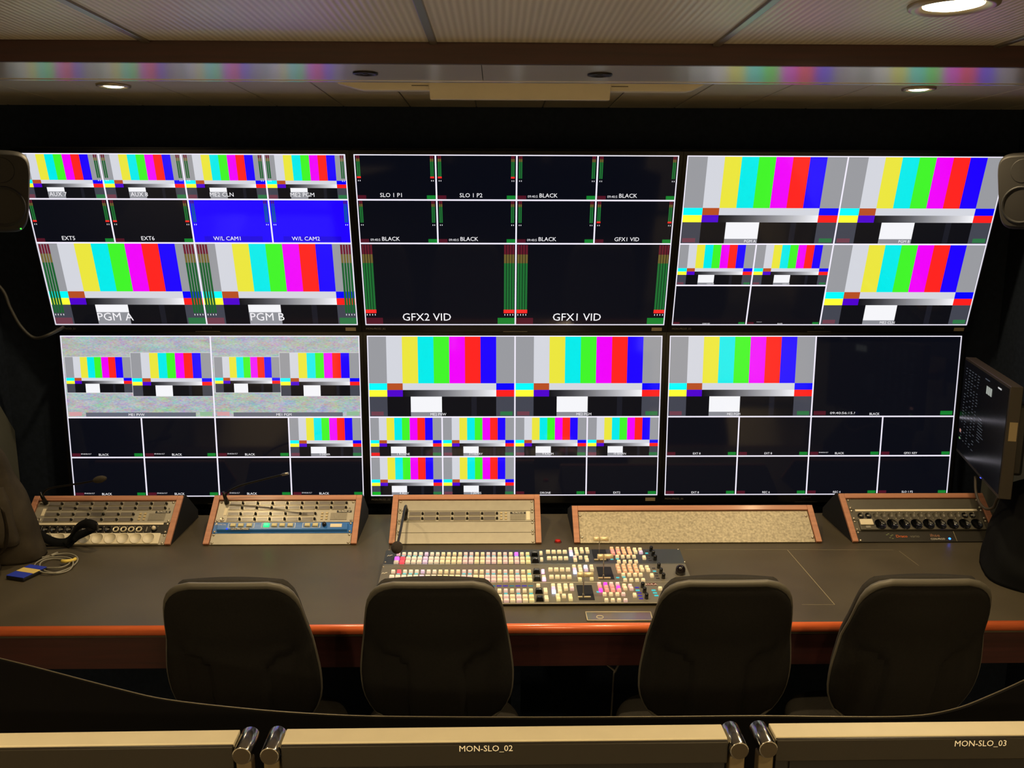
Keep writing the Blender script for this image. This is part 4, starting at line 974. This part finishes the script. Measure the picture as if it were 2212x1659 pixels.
b = MB(); b.tube(spline([q0, (q0+q1)/2+Vector((0, -.012, .003)), q1, q1+Vector((.002, .012, 0))], 6), .0055, 8); b.build('yellow_tie', mat('yellow_velcro', (236, 208, 96), .6), t)
p0_, p1_ = at_z(110, 1201, DESK_Z+.008), at_z(124, 1194, DESK_Z+.008); b = MB(); b.cyl(p0_, p1_, .005, .004, 12); b.build('plug', M_CAB, t)

# ============================================================ BAGS
def loft(b, secs, n=28, lump=0.006, seed=0):
    rnd = random.Random(seed); ph = [rnd.uniform(0, 6.28) for _ in range(6)]
    def fn(i, j):
        z, cx, cyy, rx, ry, rz = secs[j]; a = 2*math.pi*i/n; e = 0.62
        ca, sa = math.cos(a), math.sin(a)
        x = math.copysign(abs(ca)**e, ca)*rx; y = math.copysign(abs(sa)**e, sa)*ry
        l = 1 + lump*10*(math.sin(3*a+ph[0]+z*21)*.5+math.sin(5*a+ph[1]-z*33)*.3+math.sin(2*a+ph[2]+z*60)*.35)
        return Vector((cx+x*l*math.cos(rz)-y*l*math.sin(rz), cyy+x*l*math.sin(rz)+y*l*math.cos(rz), z))
    b.grid(fn, n, len(secs), True)
    k = len(b.v)-n*len(secs)
    for base, rev in ((k, True), (k+n*(len(secs)-1), False)):
        f = list(range(base, base+n)); b.f.append(f[::-1] if rev else f); b.m.append(b.mi); b.sm.append(True); b.c.append(None)
def fold(secs, m=6):
    P = spline([Vector(s[:3]) for s in secs], m); Q = spline([Vector(s[3:6]) for s in secs], m)
    return [(*p, *q) for p, q in zip(P, Q)]
bx = -1.635; by = 2.765; z = DESK_Z+.002
t = thing('canvas_bag', 'dark brown canvas shoulder bag slumped on the desk against the side wall', 'bag', (bx, by, DESK_Z))
b = MB(); loft(b, fold([(z, bx, by, .14, .075, .15), (z+.05, bx-.006, by+.0, .14, .078, .15), (z+.15, bx-.02, by+.0, .128, .08, .2), (z+.26, bx-.05, by+.02, .105, .075, .25), (z+.35, bx-.065, by+.02, .09, .055, .25), (z+.395, bx-.075, by+.02, .06, .03, .25)]), 36, .004, 2)
b.build('body', M_CLOTH, t)
b = MB(); loft(b, fold([(z+.07, bx+.02, by-.075, .085, .03, .25), (z+.10, bx+.015, by-.075, .09, .036, .25), (z+.20, bx-.005, by-.05, .08, .034, .25), (z+.25, bx-.015, by-.035, .07, .018, .25)]), 28, .003, 4)
b.build('pocket', M_CLOTH, t)
b = MB(); loft(b, fold([(z+.002, bx+.0, by-.13, .07, .035, .5), (z+.04, bx-.005, by-.125, .06, .032, .5), (z+.10, bx-.02, by-.11, .04, .025, .5), (z+.13, bx-.025, by-.10, .012, .012, .5)]), 24, .006, 5)
b.build('flap', M_CLOTH, t)
def ribbon(P, wd, th, wdir):
    b = MB(); P = spline(P, 8); n = len(P); w0 = Vector(wdir)
    vs = []
    for i, p in enumerate(P):
        d = (P[min(i+1, n-1)]-P[max(i-1, 0)]).normalized(); s_ = (w0-d*w0.dot(d)).normalized(); u = d.cross(s_)
        vs += [p-s_*wd-u*th, p+s_*wd-u*th, p+s_*wd+u*th, p-s_*wd+u*th]
    fs = [(0, 1, 2, 3), tuple(4*(n-1)+k for k in (3, 2, 1, 0))]
    for i in range(n-1): fs += [(4*i+k, 4*i+(k+1) % 4, 4*i+4+(k+1) % 4, 4*i+4+k) for k in range(4)]
    b.smooth = True; b.add(vs, fs); return b
yy = 2.83
ribbon([at_z(75, 1150, DESK_Z+.06), at_z(110, 1168, DESK_Z+.03), at_z(135, 1172, DESK_Z+.02), at_z(150, 1165, DESK_Z+.03), at_z(166, 1140, DESK_Z+.075), at_z(188, 1130, DESK_Z+.10), at_z(207, 1138, DESK_Z+.085), at_z(190, 1148, DESK_Z+.055), at_z(165, 1160, DESK_Z+.03), at_z(142, 1178, DESK_Z+.012)],
       .014, .0018, (0, .6, .8)).build('strap', M_BLACKCLOTH, t)
ribbon([at_z(5, 1100, DESK_Z+.25), at_z(14, 1140, DESK_Z+.17), at_z(12, 1175, DESK_Z+.09), at_z(-6, 1200, DESK_Z+.03)], .010, .002, (.7, -.7, 0)).build('handle', M_CLOTH, t)
b = MB(); b.box(*[0]*6) if False else None
A = at_z(200, 1138, DESK_Z+.085); b = MB(); b.box(A.x-.018, A.x+.018, A.y-.006, A.y+.006, A.z-.012, A.z+.012); b.build('buckle', M_KNOB, t, bevel=.003)
# black bag at the right
bx, by = 1.72, 2.58
t = thing('black_bag', 'black fabric bag slumped at the desk end below the side monitor', 'bag', (bx, by, DESK_Z))
b = MB(); loft(b, fold([(z, bx, by, .17, .17, -.35), (z+.06, bx+.005, by+.01, .165, .17, -.35), (z+.16, bx+.02, by+.05, .14, .15, -.35), (z+.24, bx+.04, by+.08, .11, .11, -.35), (z+.28, bx+.05, by+.09, .06, .05, -.35)]), 36, .004, 9)
b.build('body', M_BLACKCLOTH, t)
b = MB(); b.tube(spline([(bx-.05, by+.08, z+.25), (bx-.02, by+.06, z+.33), (bx+.06, by+.06, z+.33), (bx+.09, by+.08, z+.25)], 8), .008, 8); b.build('carry_handle', M_BLACKCLOTH, t)

# ============================================================ SIDE MONITOR
na, nb = at_y(2168, 838, 2.56), at_y(2156, 1062, 2.56)
fa = at_y(2083, 783, 3.10); fb = at_y(2068, 968, 3.10)
o0 = Vector((fb.x, 3.10, min(fb.z, nb.z))); e1 = Vector((nb.x-fb.x, 2.56-3.10, 0)); wl = e1.length; e1.normalize(); up = Vector((0, 0, 1)); nn = e1.cross(up)
zlo, zhi = 0.5*(fb.z+nb.z), 0.5*(fa.z+na.z)
hs = zhi-zlo; Ms = frame((fb.x, 3.10, zlo), e1, up, nn)
t = thing('side_monitor', 'slim black monitor turned sideways on an arm beside the wall monitors, showing small grey text', 'monitor', (fb.x, 2.83, zlo))
b = MB(); b.M = Ms; b.box(-.012, wl+.012, -.016, hs+.012, -.035, 0); b.build('housing', mat('brown_black_case', (48, 42, 34), .45), t, bevel=.002)
b = MB(); b.M = Ms; b.box(-.006, wl+.004, -.004, hs+.004, 0, .0015)
sc = b.build('screen', mat('satin_dark_screen', (20, 22, 27), .2, spec=.8), t)
b = MB(); b.M = Ms; b.box(wl*.25, wl*.95, hs*.15, hs*.85, -.07, -.035); b.build('rear_cover', M_BLACKPL, t, bevel=.01)
b = MB(); b.M = Ms; rnd = random.Random(3); cg = (70, 74, 82)
for c in range(5):
    for r in range(26):
        if rnd.random() < .22: continue
        u = wl*(.05+.075*c); v = hs*(.93-.032*r); b.rect(u, v, u+wl*(.02+.025*rnd.random()), v+.0022, .0022, cg)
for r in range(9):
    v = hs*(.52-.03*r); b.rect(wl*.45, v, wl*(.52+.1*rnd.random()), v+.0018, .0022, cg)
for i in range(3): b.rect(wl*(.565+.042*i), hs*.82, wl*(.60+.042*i), hs*.90, .0022, (150, 155, 148))
b.rect(wl*.80, hs*.95, wl*.87, hs*.965, .0022, (190, 190, 190)); b.rect(wl*.52, hs*.955, wl*.62, hs*.965, .0022, cg)
b.rect(wl*.03, hs*.20, wl*.06, hs*.235, .0022, (170, 120, 110)); b.rect(wl*.03, hs*.12, wl*.06, hs*.14, .0022, (110, 160, 100))
b.build('screen_text', MATS['lit_screen'], sc)
b = MB(); b.M = Ms; b.rect(wl+.0125, hs*.58, wl+.0125, hs*.7, -.02); b = MB(); b.M = Ms; b.box(wl+.0118, wl+.0132, hs*.52, hs*.70, -.030, -.008); b.build('sticker', mat('tan_sticker2', (150, 132, 96), .6), t)
b = MB(); b.M = Ms; b.box(wl*.62, wl*.64, -.0145, -.0125, 0, .002); b.build('power_light', mat('dim_blue_led', (60, 80, 200), .4, emit=(70, 90, 255), estr=1.5), t)
pm = Ms @ Vector((wl*.6, hs*.5, -.07))
b = MB(); b.cyl(pm, (XR-.013, pm.y+.02, pm.z), .022, .022, 16); b.build('arm', mat('tan_arm', (150, 120, 74), .5), t)
b = MB(); b.box(XR-.022, XR-.0125, pm.y-.05, pm.y+.09, pm.z-.08, pm.z+.08); b.build('wall_plate', M_BLACKPL, t, bevel=.003)
b = MB(); b.tube(spline([Ms @ Vector((wl*.93, -.014, -.02))]+[at_y(px, py, y_) for px, py, y_ in ((2153, 1080, 2.62), (2146, 1096, 2.66), (2130, 1099, 2.7), (2116, 1086, 2.75), (2108, 1062, 2.8), (2107, 1030, 2.86))], 8), .0045, 8); b.build('cable', mat('brown_cable', (60, 52, 40), .6), t)

# ============================================================ LOUDSPEAKERS
def speaker(label, centre, face):
    f = Vector(face).normalized(); r = Vector((0, 0, 1)).cross(f).normalized(); u = f.cross(r)
    M = frame(centre, r, u, f)
    t = thing('loudspeaker', label, 'loudspeaker', centre)
    b = MB(); b.M = M; n = 40; hw, hh, dp = .074, .116, .13
    def ring(s, w, taper):
        o = []
        for k in range(n):
            a = 2*math.pi*k/n; ca, sa = math.cos(a), math.sin(a); e = .42
            x = math.copysign(abs(ca)**e, ca)*hw*s; y = math.copysign(abs(sa)**e, sa)*hh*s
            x *= 1.0+.16*(y/hh); o.append((x, y, w))
        return o
    rings = [ring(.70, -dp, 0), ring(.86, -dp*.8, 0), ring(.99, -dp*.35, 0), ring(1, 0, 0), ring(.97, .012, 0), ring(.90, .02, 0)]
    b.grid(lambda i, j: Vector(rings[j][i]), n, 6, True)
    k = len(b.v)-6*n
    b.f += [list(range(k, k+n))[::-1], list(range(k+5*n, k+6*n))]; b.m += [0, 0]; b.sm += [False, False]; b.c += [None, None]
    b.build('cabinet', mat('dark_grey_cabinet', (31, 29, 26), .6, var=.08, vscale=20), t)
    b = MB(); b.M = M; b.lathe([(.058, .019), (.058, .0225), (.052, .0235), (.047, .017), (.02, .012), (.016, .017), (0, .0195)], (0, -.040, 0), (0, 0, 1), 32); b.build('woofer', mat('black_cone', (16, 16, 16), .6), t)
    b = MB(); b.M = M; b.lathe([(.036, .019), (.036, .021), (.028, .016), (.014, .012), (.011, .017), (0, .0195)], (0, .062, 0), (0, 0, 1), 28); b.build('tweeter', MATS['black_cone'], t)
    b = MB(); b.M = M; b.lathe([(.0022, .019), (.0018, .022), (0, .0224)], (.040, -.104, 0), (0, 0, 1), 10); b.build('indicator', mat('green_led', (60, 220, 60), .4, emit=(70, 255, 70), estr=2.0), t)
    b = MB(); back = M @ Vector((0, 0, -dp)); xw = XL if centre[0] < 0 else XR
    b.cyl(back, (xw, back.y+.01, back.z), .016, .016, 14); b.build('wall_mount', M_BLACKPL, t)
    return t
pL = at_y(2, 414, 2.62); pR = at_y(2213, 413, 2.74)
speaker('dark grey loudspeaker with green light on the left wall beside the AUX 7 test bars', pL, (.62, -.78, -.10))
speaker('dark grey loudspeaker on the right wall beside the large PGM B test bars', pR, (-.80, -.60, -.10))
# loose cable on the left wall
t_pts = [(0, 620), (22, 665), (45, 705), (75, 730), (112, 720), (90, 716), (70, 722)]
P = [at_y(px, py, 3.18) for px, py in [(-14, 560)] + t_pts[:5]]; P[0] = Vector((XL+.01, 3.15, P[0].z))
b = MB(); b.tube(spline(P+[P[-1]+Vector((.02, .14, .03))], 8), .006, 8)
tag(b.build('loose_cable', mat('dark_cable', (42, 40, 36), .6)), 'black cable looping down the dark wall beside the upper test bar monitor', 'cable')

# ============================================================ OFFICE CHAIRS
def interp(tab, t):
    for (a, va), (c, vc) in zip(tab, tab[1:]):
        if t <= c: return va+(vc-va)*((t-a)/(c-a))
    return tab[-1][1]
def sstep(a, c, x):
    x = max(0, min(1, (x-a)/(c-a))); return x*x*(3-2*x)
OUT = [(0, .085), (.02, .112), (.06, .140), (.12, .164), (.20, .180), (.30, .188), (.42, .188), (.55, .181), (.68, .172), (.78, .166), (.86, .160), (.92, .150), (.96, .136), (.985, .118), (1, .092)]
TS = [0, .008, .02, .04, .07, .11, .16, .22, .28, .34, .40, .45, .50, .54, .58, .62, .67, .73, .79, .85, .90, .94, .965, .985, .995, 1]
ybt, zbt, ytp, ztp = .055, .545, -.075, .985      # back bottom and top, relative to the chair's seat centre line
def back_pt(sx, t, off):
    wd = interp(OUT, t); x = sx*wd; A = Vector((0, ybt, zbt)); B = Vector((0, ytp, ztp)); p = A.lerp(B, t)
    ax = (B-A).normalized(); nb_ = Vector((0, -ax.z, ax.y))   # pointing back, towards the camera
    if nb_.y > 0: nb_ = -nb_
    bow = -.035*(x/.18)**2*(1-.85*sstep(.6, 1, t)) + .016*math.sin(math.pi*min(1, t/.62)) - .018*sstep(.7, 1, t)
    return p + Vector((x, 0, 0)) + nb_*(bow+off)
def relief(sx, t):
    x = abs(sx*interp(OUT, t)); edge = .066+.10*sstep(.50, .64, t)
    d = -.017*sstep(edge-.004, edge+.006, x)*(1-sstep(.56, .64, t))*(1-sstep(.125, .165, x)*.9)
    return d
def chair(name, label):
    t = thing(name, label, 'chair', group='black office chairs at the desk')
    nu = 41; SX = [-1+2*i/(nu-1) for i in range(nu)]
    def solid(fb, ff, nm, m, scale=1.0):
        b = MB(); b.smooth = True; nt = len(TS)
        vs = [fb(s_, q) for q in TS for s_ in SX] + [ff(s_, q) for q in TS for s_ in SX]
        o = nu*nt; fs = []
        for j in range(nt-1):
            for i in range(nu-1):
                fs.append((j*nu+i, j*nu+i+1, (j+1)*nu+i+1, (j+1)*nu+i)); fs.append((o+j*nu+i+1, o+j*nu+i, o+(j+1)*nu+i, o+(j+1)*nu+i+1))
            fs.append((j*nu, (j+1)*nu, o+(j+1)*nu, o+j*nu)); fs.append(((j+1)*nu+nu-1, j*nu+nu-1, o+j*nu+nu-1, o+(j+1)*nu+nu-1))
        for i in range(nu-1):
            fs.append((i+1, i, o+i, o+i+1)); j = (nt-1)*nu; fs.append((j+i, j+i+1, o+j+i+1, o+j+i))
        b.add(vs, fs); return b.build(nm, m, t, local=True)
    def rnd(s_, q): return .006*max(0, (abs(s_)-.86)/.14)**2 + .006*sstep(.95, 1, q) + .005*(1-sstep(0, .05, q))
    solid(lambda s_, q: back_pt(s_, q, relief(s_, q)-rnd(s_, q)), lambda s_, q: back_pt(s_, q, -.014), 'back_shell', M_CHAIRSHELL)
    def cb(s_, q, off, sc=1.0): 
        p = back_pt(s_*sc, q, off); return p + (Vector((0, ytp-ybt, ztp-zbt)).normalized())*(.004*(q-.5))
    solid(lambda s_, q: cb(s_, q, -.0215), lambda s_, q: cb(s_*.95, .025+.95*q, -.048-.012*(1-s_*s_)), 'back_cushion', M_CHAIRCUSH)
    # pale tube, thicker at the top, imitates lamplight on the shell's edge
    rim = [(1, q) for q in TS] + [(SX[i], 1) for i in range(nu-2, 0, -1)] + [(-1, q) for q in reversed(TS)] + [(SX[i], 0) for i in range(1, nu-1)]
    rp = [back_pt(a, q, -.0125) for a, q in rim]
    b = MB(); b.tube([p + (p-Vector((0, (ybt+ytp)/2, (zbt+ztp)/2))).normalized()*.001 for p in rp], [.0035+.0058*sstep(.82, .98, q) for a, q in rim], 8, True); b.build('back_lit_rim', M_CHAIREDGE, t, local=True)
    # seat
    b = MB(); secs = [(.405, 0, .16, .19, .20, 0), (.425, 0, .16, .215, .225, 0), (.455, 0, .16, .22, .23, 0), (.475, 0, .16, .205, .215, 0), (.482, 0, .16, .17, .16, 0)]
    loft(b, fold(secs, 3), 40, 0, 1); b.build('seat', M_CHAIRCUSH, t, local=True)
    b = MB(); b.box(-.11, .11, .05, .27, .375, .404); b.build('seat_mechanism', M_BLACKPL, t, bevel=.008, local=True)
    b = MB(); b.tube(spline([(0, .06, .388), (0, -.02, .40), (0, -.015, .48), (0, .035, .60)], 6), [.02]*19, 10); b.build('back_support', M_BLACKPL, t, local=True)
    b = MB(); b.cyl((0, .16, .10), (0, .16, .376), .025, .02, 18); b.build('gas_column', M_STEM, t, local=True)
    for k in range(5):
        a = math.radians(90+72*k); d = Vector((math.cos(a), math.sin(a), 0)); o_ = Vector((0, .16, 0))
        b = MB(); b.tube([o_+d*.015+Vector((0, 0, .105)), o_+d*.11+Vector((0, 0, .09)), o_+d*.2+Vector((0, 0, .068))], [.024, .02, .015], 10); lg = b.build('base_leg', M_BLACKPL, t, local=True)
        s_ = Vector((-d.y, d.x, 0)); c_ = o_+d*.2+Vector((0, 0, .027))
        b = MB(); b.cyl(c_-s_*.018, c_+s_*.018, .026, .026, 18); cs = b.build('caster', M_BLACKPL, lg, local=True)
    return t
def copy_tree(o, parent=None):
    c = o.copy(); C.objects.link(c)
    if parent: c.parent = parent
    for ch in list(o.children): copy_tree(ch, c)
    return c
CH = [(492, 1292, 0.0, 'black office chair in front of the TB-PROD_01 intercom and blue control unit'), (936, 1302, 0.0, 'black office chair in front of the mixing panel, covering its button rows'),
      (1574, 1297, 0.0, 'black office chair covering the joystick end of the mixing panel'), (2012, 1284, 0.0, 'black office chair nearest the black bag and the extender unit')]
c_first = chair('office_chair', CH[0][3])
YCH = 2.0
for i, (px, py, rz, lb) in enumerate(CH):
    o = c_first if i == 0 else copy_tree(c_first)
    p = at_y(px, py, YCH+ytp+.02)
    o.location = (p.x, YCH, 0); o.rotation_euler = (0, 0, rz); o['label'] = lb

# ============================================================ REAR ROW: monitors and desk upstand
ZT = 1.246
def slo(label, bl, br, fl, text, tpos, wd=None, ext=None):
    A, B = at_z(*bl, ZT), at_z(*br, ZT); Fp = at_z(*fl, ZT)
    e1 = (B-A); e1.z = 0; L = e1.length; e1.normalize(); dpv = Vector((0, 0, 1)).cross(e1)   # points forward
    dep = abs((Fp-A).dot(dpv))
    if ext == 'L': A = B-e1*.56; L = .56
    if ext == 'R': L = .56; B = A+e1*L
    M = frame(A - dpv*dep, e1, dpv, (0, 0, 1))     # origin front-left, y forward, z up at ZT
    t = thing('rear_row_monitor', label, 'monitor', A+e1*(L/2)+Vector((0, 0, .75-ZT)), 'rear row monitors')
    b = MB(); b.M = M; b.box(.0, L, .001, dep, -.010, 0); b.build('top_plate', M_TOPBEIGE, t, bevel=.001)
    hh = .335
    b = MB(); b.M = M; b.box(.002, L-.002, .002, dep-.001, -hh, -.0105); b.build('housing', M_BLACKPL, t)
    b = MB(); b.M = M; b.box(0, L, -.004, .0015, -.030, -.0015); bz = b.build('top_bezel', mat('brown_black_gloss', (28, 24, 17), .25, coat=.2), t, bevel=.0015)
    b = MB(); b.M = M; b.box(0, L, -.004, .0015, -hh, -hh+.025); b.build('bottom_bezel', MATS['brown_black_gloss'], t, bevel=.0015)
    b = MB(); b.M = M; b.box(.018, L-.018, -.001, .001, -hh+.026, -.031); b.build('screen', mat('off_screen', (14, 13, 13), .2), t)
    for u in (-.0115, L+.0115):
        b = MB(); b.M = M; b.cyl((u, -.011, -.0095), (u, dep+.003, -.0085), .0112, .0112, 26); b.build('end_cylinder', M_CHROME, t, bevel=.001)
        b = MB(); b.M = M; b.cyl((u, -.0118, -.0095), (u, -.0108, -.0095), .0098, .0098, 26); b.build('cylinder_cap', mat('dark_cap', (62, 54, 42), .4, metal=.5), t)
        b = MB(); b.M = M; b.box(u-.009, u+.009, -.004, .012, -hh, -.021); b.build('side_post', mat('brown_post', (84, 72, 48), .5), t, bevel=.002)
    if text:
        M2 = M @ Matrix.Rotation(math.pi/2, 4, 'X')
        p = M.inverted() @ at_plane(*tpos, M @ Vector((0, -.0042, 0)), dpv)
        b = MB(); b.M = M2; b.box(p.x-.030, p.x+.030, p.z-.006, p.z+.0065, .0040, .0044); l = b.build('name_label', M_LABELBLK, bz)
        b = MB(); b.M = M2; b.text(text, p.x, p.z-.0038, .0108, .0047, sx=.98); b.build('lettering', M_TEXTW, l)
    b = MB(); b.M = M; b.box(L/2-.03, L/2+.03, dep-.01, dep+.02, .752-ZT, -.15); b.build('stand_neck', M_BLACKPL, t)
    b = MB(); b.M = M; b.box(L/2-.12, L/2+.12, -.06, dep+.08, .7505-ZT, .765-ZT); b.build('stand_foot', M_BLACKPL, t, bevel=.004)
slo('rear row monitor edge with silver end cylinders labelled MON-SLO_02', (620, 1574), (1558, 1564), (612, 1606), 'MON-SLO_02', (1050, 1616))
slo('rear row monitor edge with no label in view, beside the MON-SLO_02 one', (0, 1583), (519, 1576), (0, 1613), None, None, ext='L')
slo('rear row monitor edge with silver end cylinder labelled MON-SLO_03', (1660, 1562), (2212, 1557), (1667, 1592), 'MON-SLO_03', (2118, 1605), ext='R')
# rear desk with curved upstand
ZU = 1.09
t = thing('rear_desk', 'dark rear row desk with a curved upstand and thin silver rim', 'desk', (.05, .9, 0))
pp = [(-60, 1408), (70, 1440), (250, 1487), (363, 1512), (540, 1532), (690, 1543), (830, 1548), (1100, 1550), (1400, 1549), (1640, 1547), (1930, 1549), (2050, 1535), (2145, 1500), (2250, 1452)]
UPT = spline([at_z(px, py, ZU) for px, py in pp], 5)
b = MB(); n = len(UPT); vs = []
for i, p in enumerate(UPT):
    d = (UPT[min(i+1, n-1)]-UPT[max(i-1, 0)]).normalized(); q = Vector((-d.y, d.x, 0))*-.004
    vs += [p, p+q, Vector((p.x+q.x, p.y+q.y, .001)), Vector((p.x, p.y, .001))]
fs = [(0, 1, 2, 3), tuple(4*(n-1)+k for k in (3, 2, 1, 0))]
for i in range(n-1): fs += [(4*i+k, 4*i+(k+1) % 4, 4*i+4+(k+1) % 4, 4*i+4+k) for k in range(4)]
b.add(vs, fs); b.build('upstand', mat('dark_brown_upstand', (12, 11, 11), .9, spec=.1), t)
b = MB(); b.tube([p+Vector((0, 0, .0005)) for p in UPT], .0011, 6); b.build('rim', mat('dull_rim', (120, 112, 92), .4, metal=.6), t)
b = MB(); b.box(XL+.02, XR-.02, .45, 1.19, .715, .75); b.build('desk_top', mat('dark_brown_desk', (44, 36, 28), .45), t, bevel=.003)
# clip and cable hanging under the desk
p0 = at_y(1326, 1452, YF+.06)
t = thing('hanging_cable', 'thin cable with a silver clip hanging under the desk edge', 'cable', p0)
b = MB(); b.tube(spline([at_y(1304, 1430, YF+.06), p0+Vector((0, 0, .006)), p0], 6), .003, 8); b.build('clip', M_SILVER, t)
b = MB(); b.tube(spline([at_y(1337, 1433, YF+.06), p0+Vector((.004, 0, .004)), p0], 6), .0035, 8); b.build('clip_arm', M_SILVER, t)
b = MB(); b.tube(spline([p0, p0+Vector((-.004, 0, -.12)), p0+Vector((-.01, 0, -.30)), p0+Vector((-.01, 0, -p0.z+.004))], 8), .0025, 8); b.build('cable', mat('dim_cable', (60, 56, 50), .5), t)
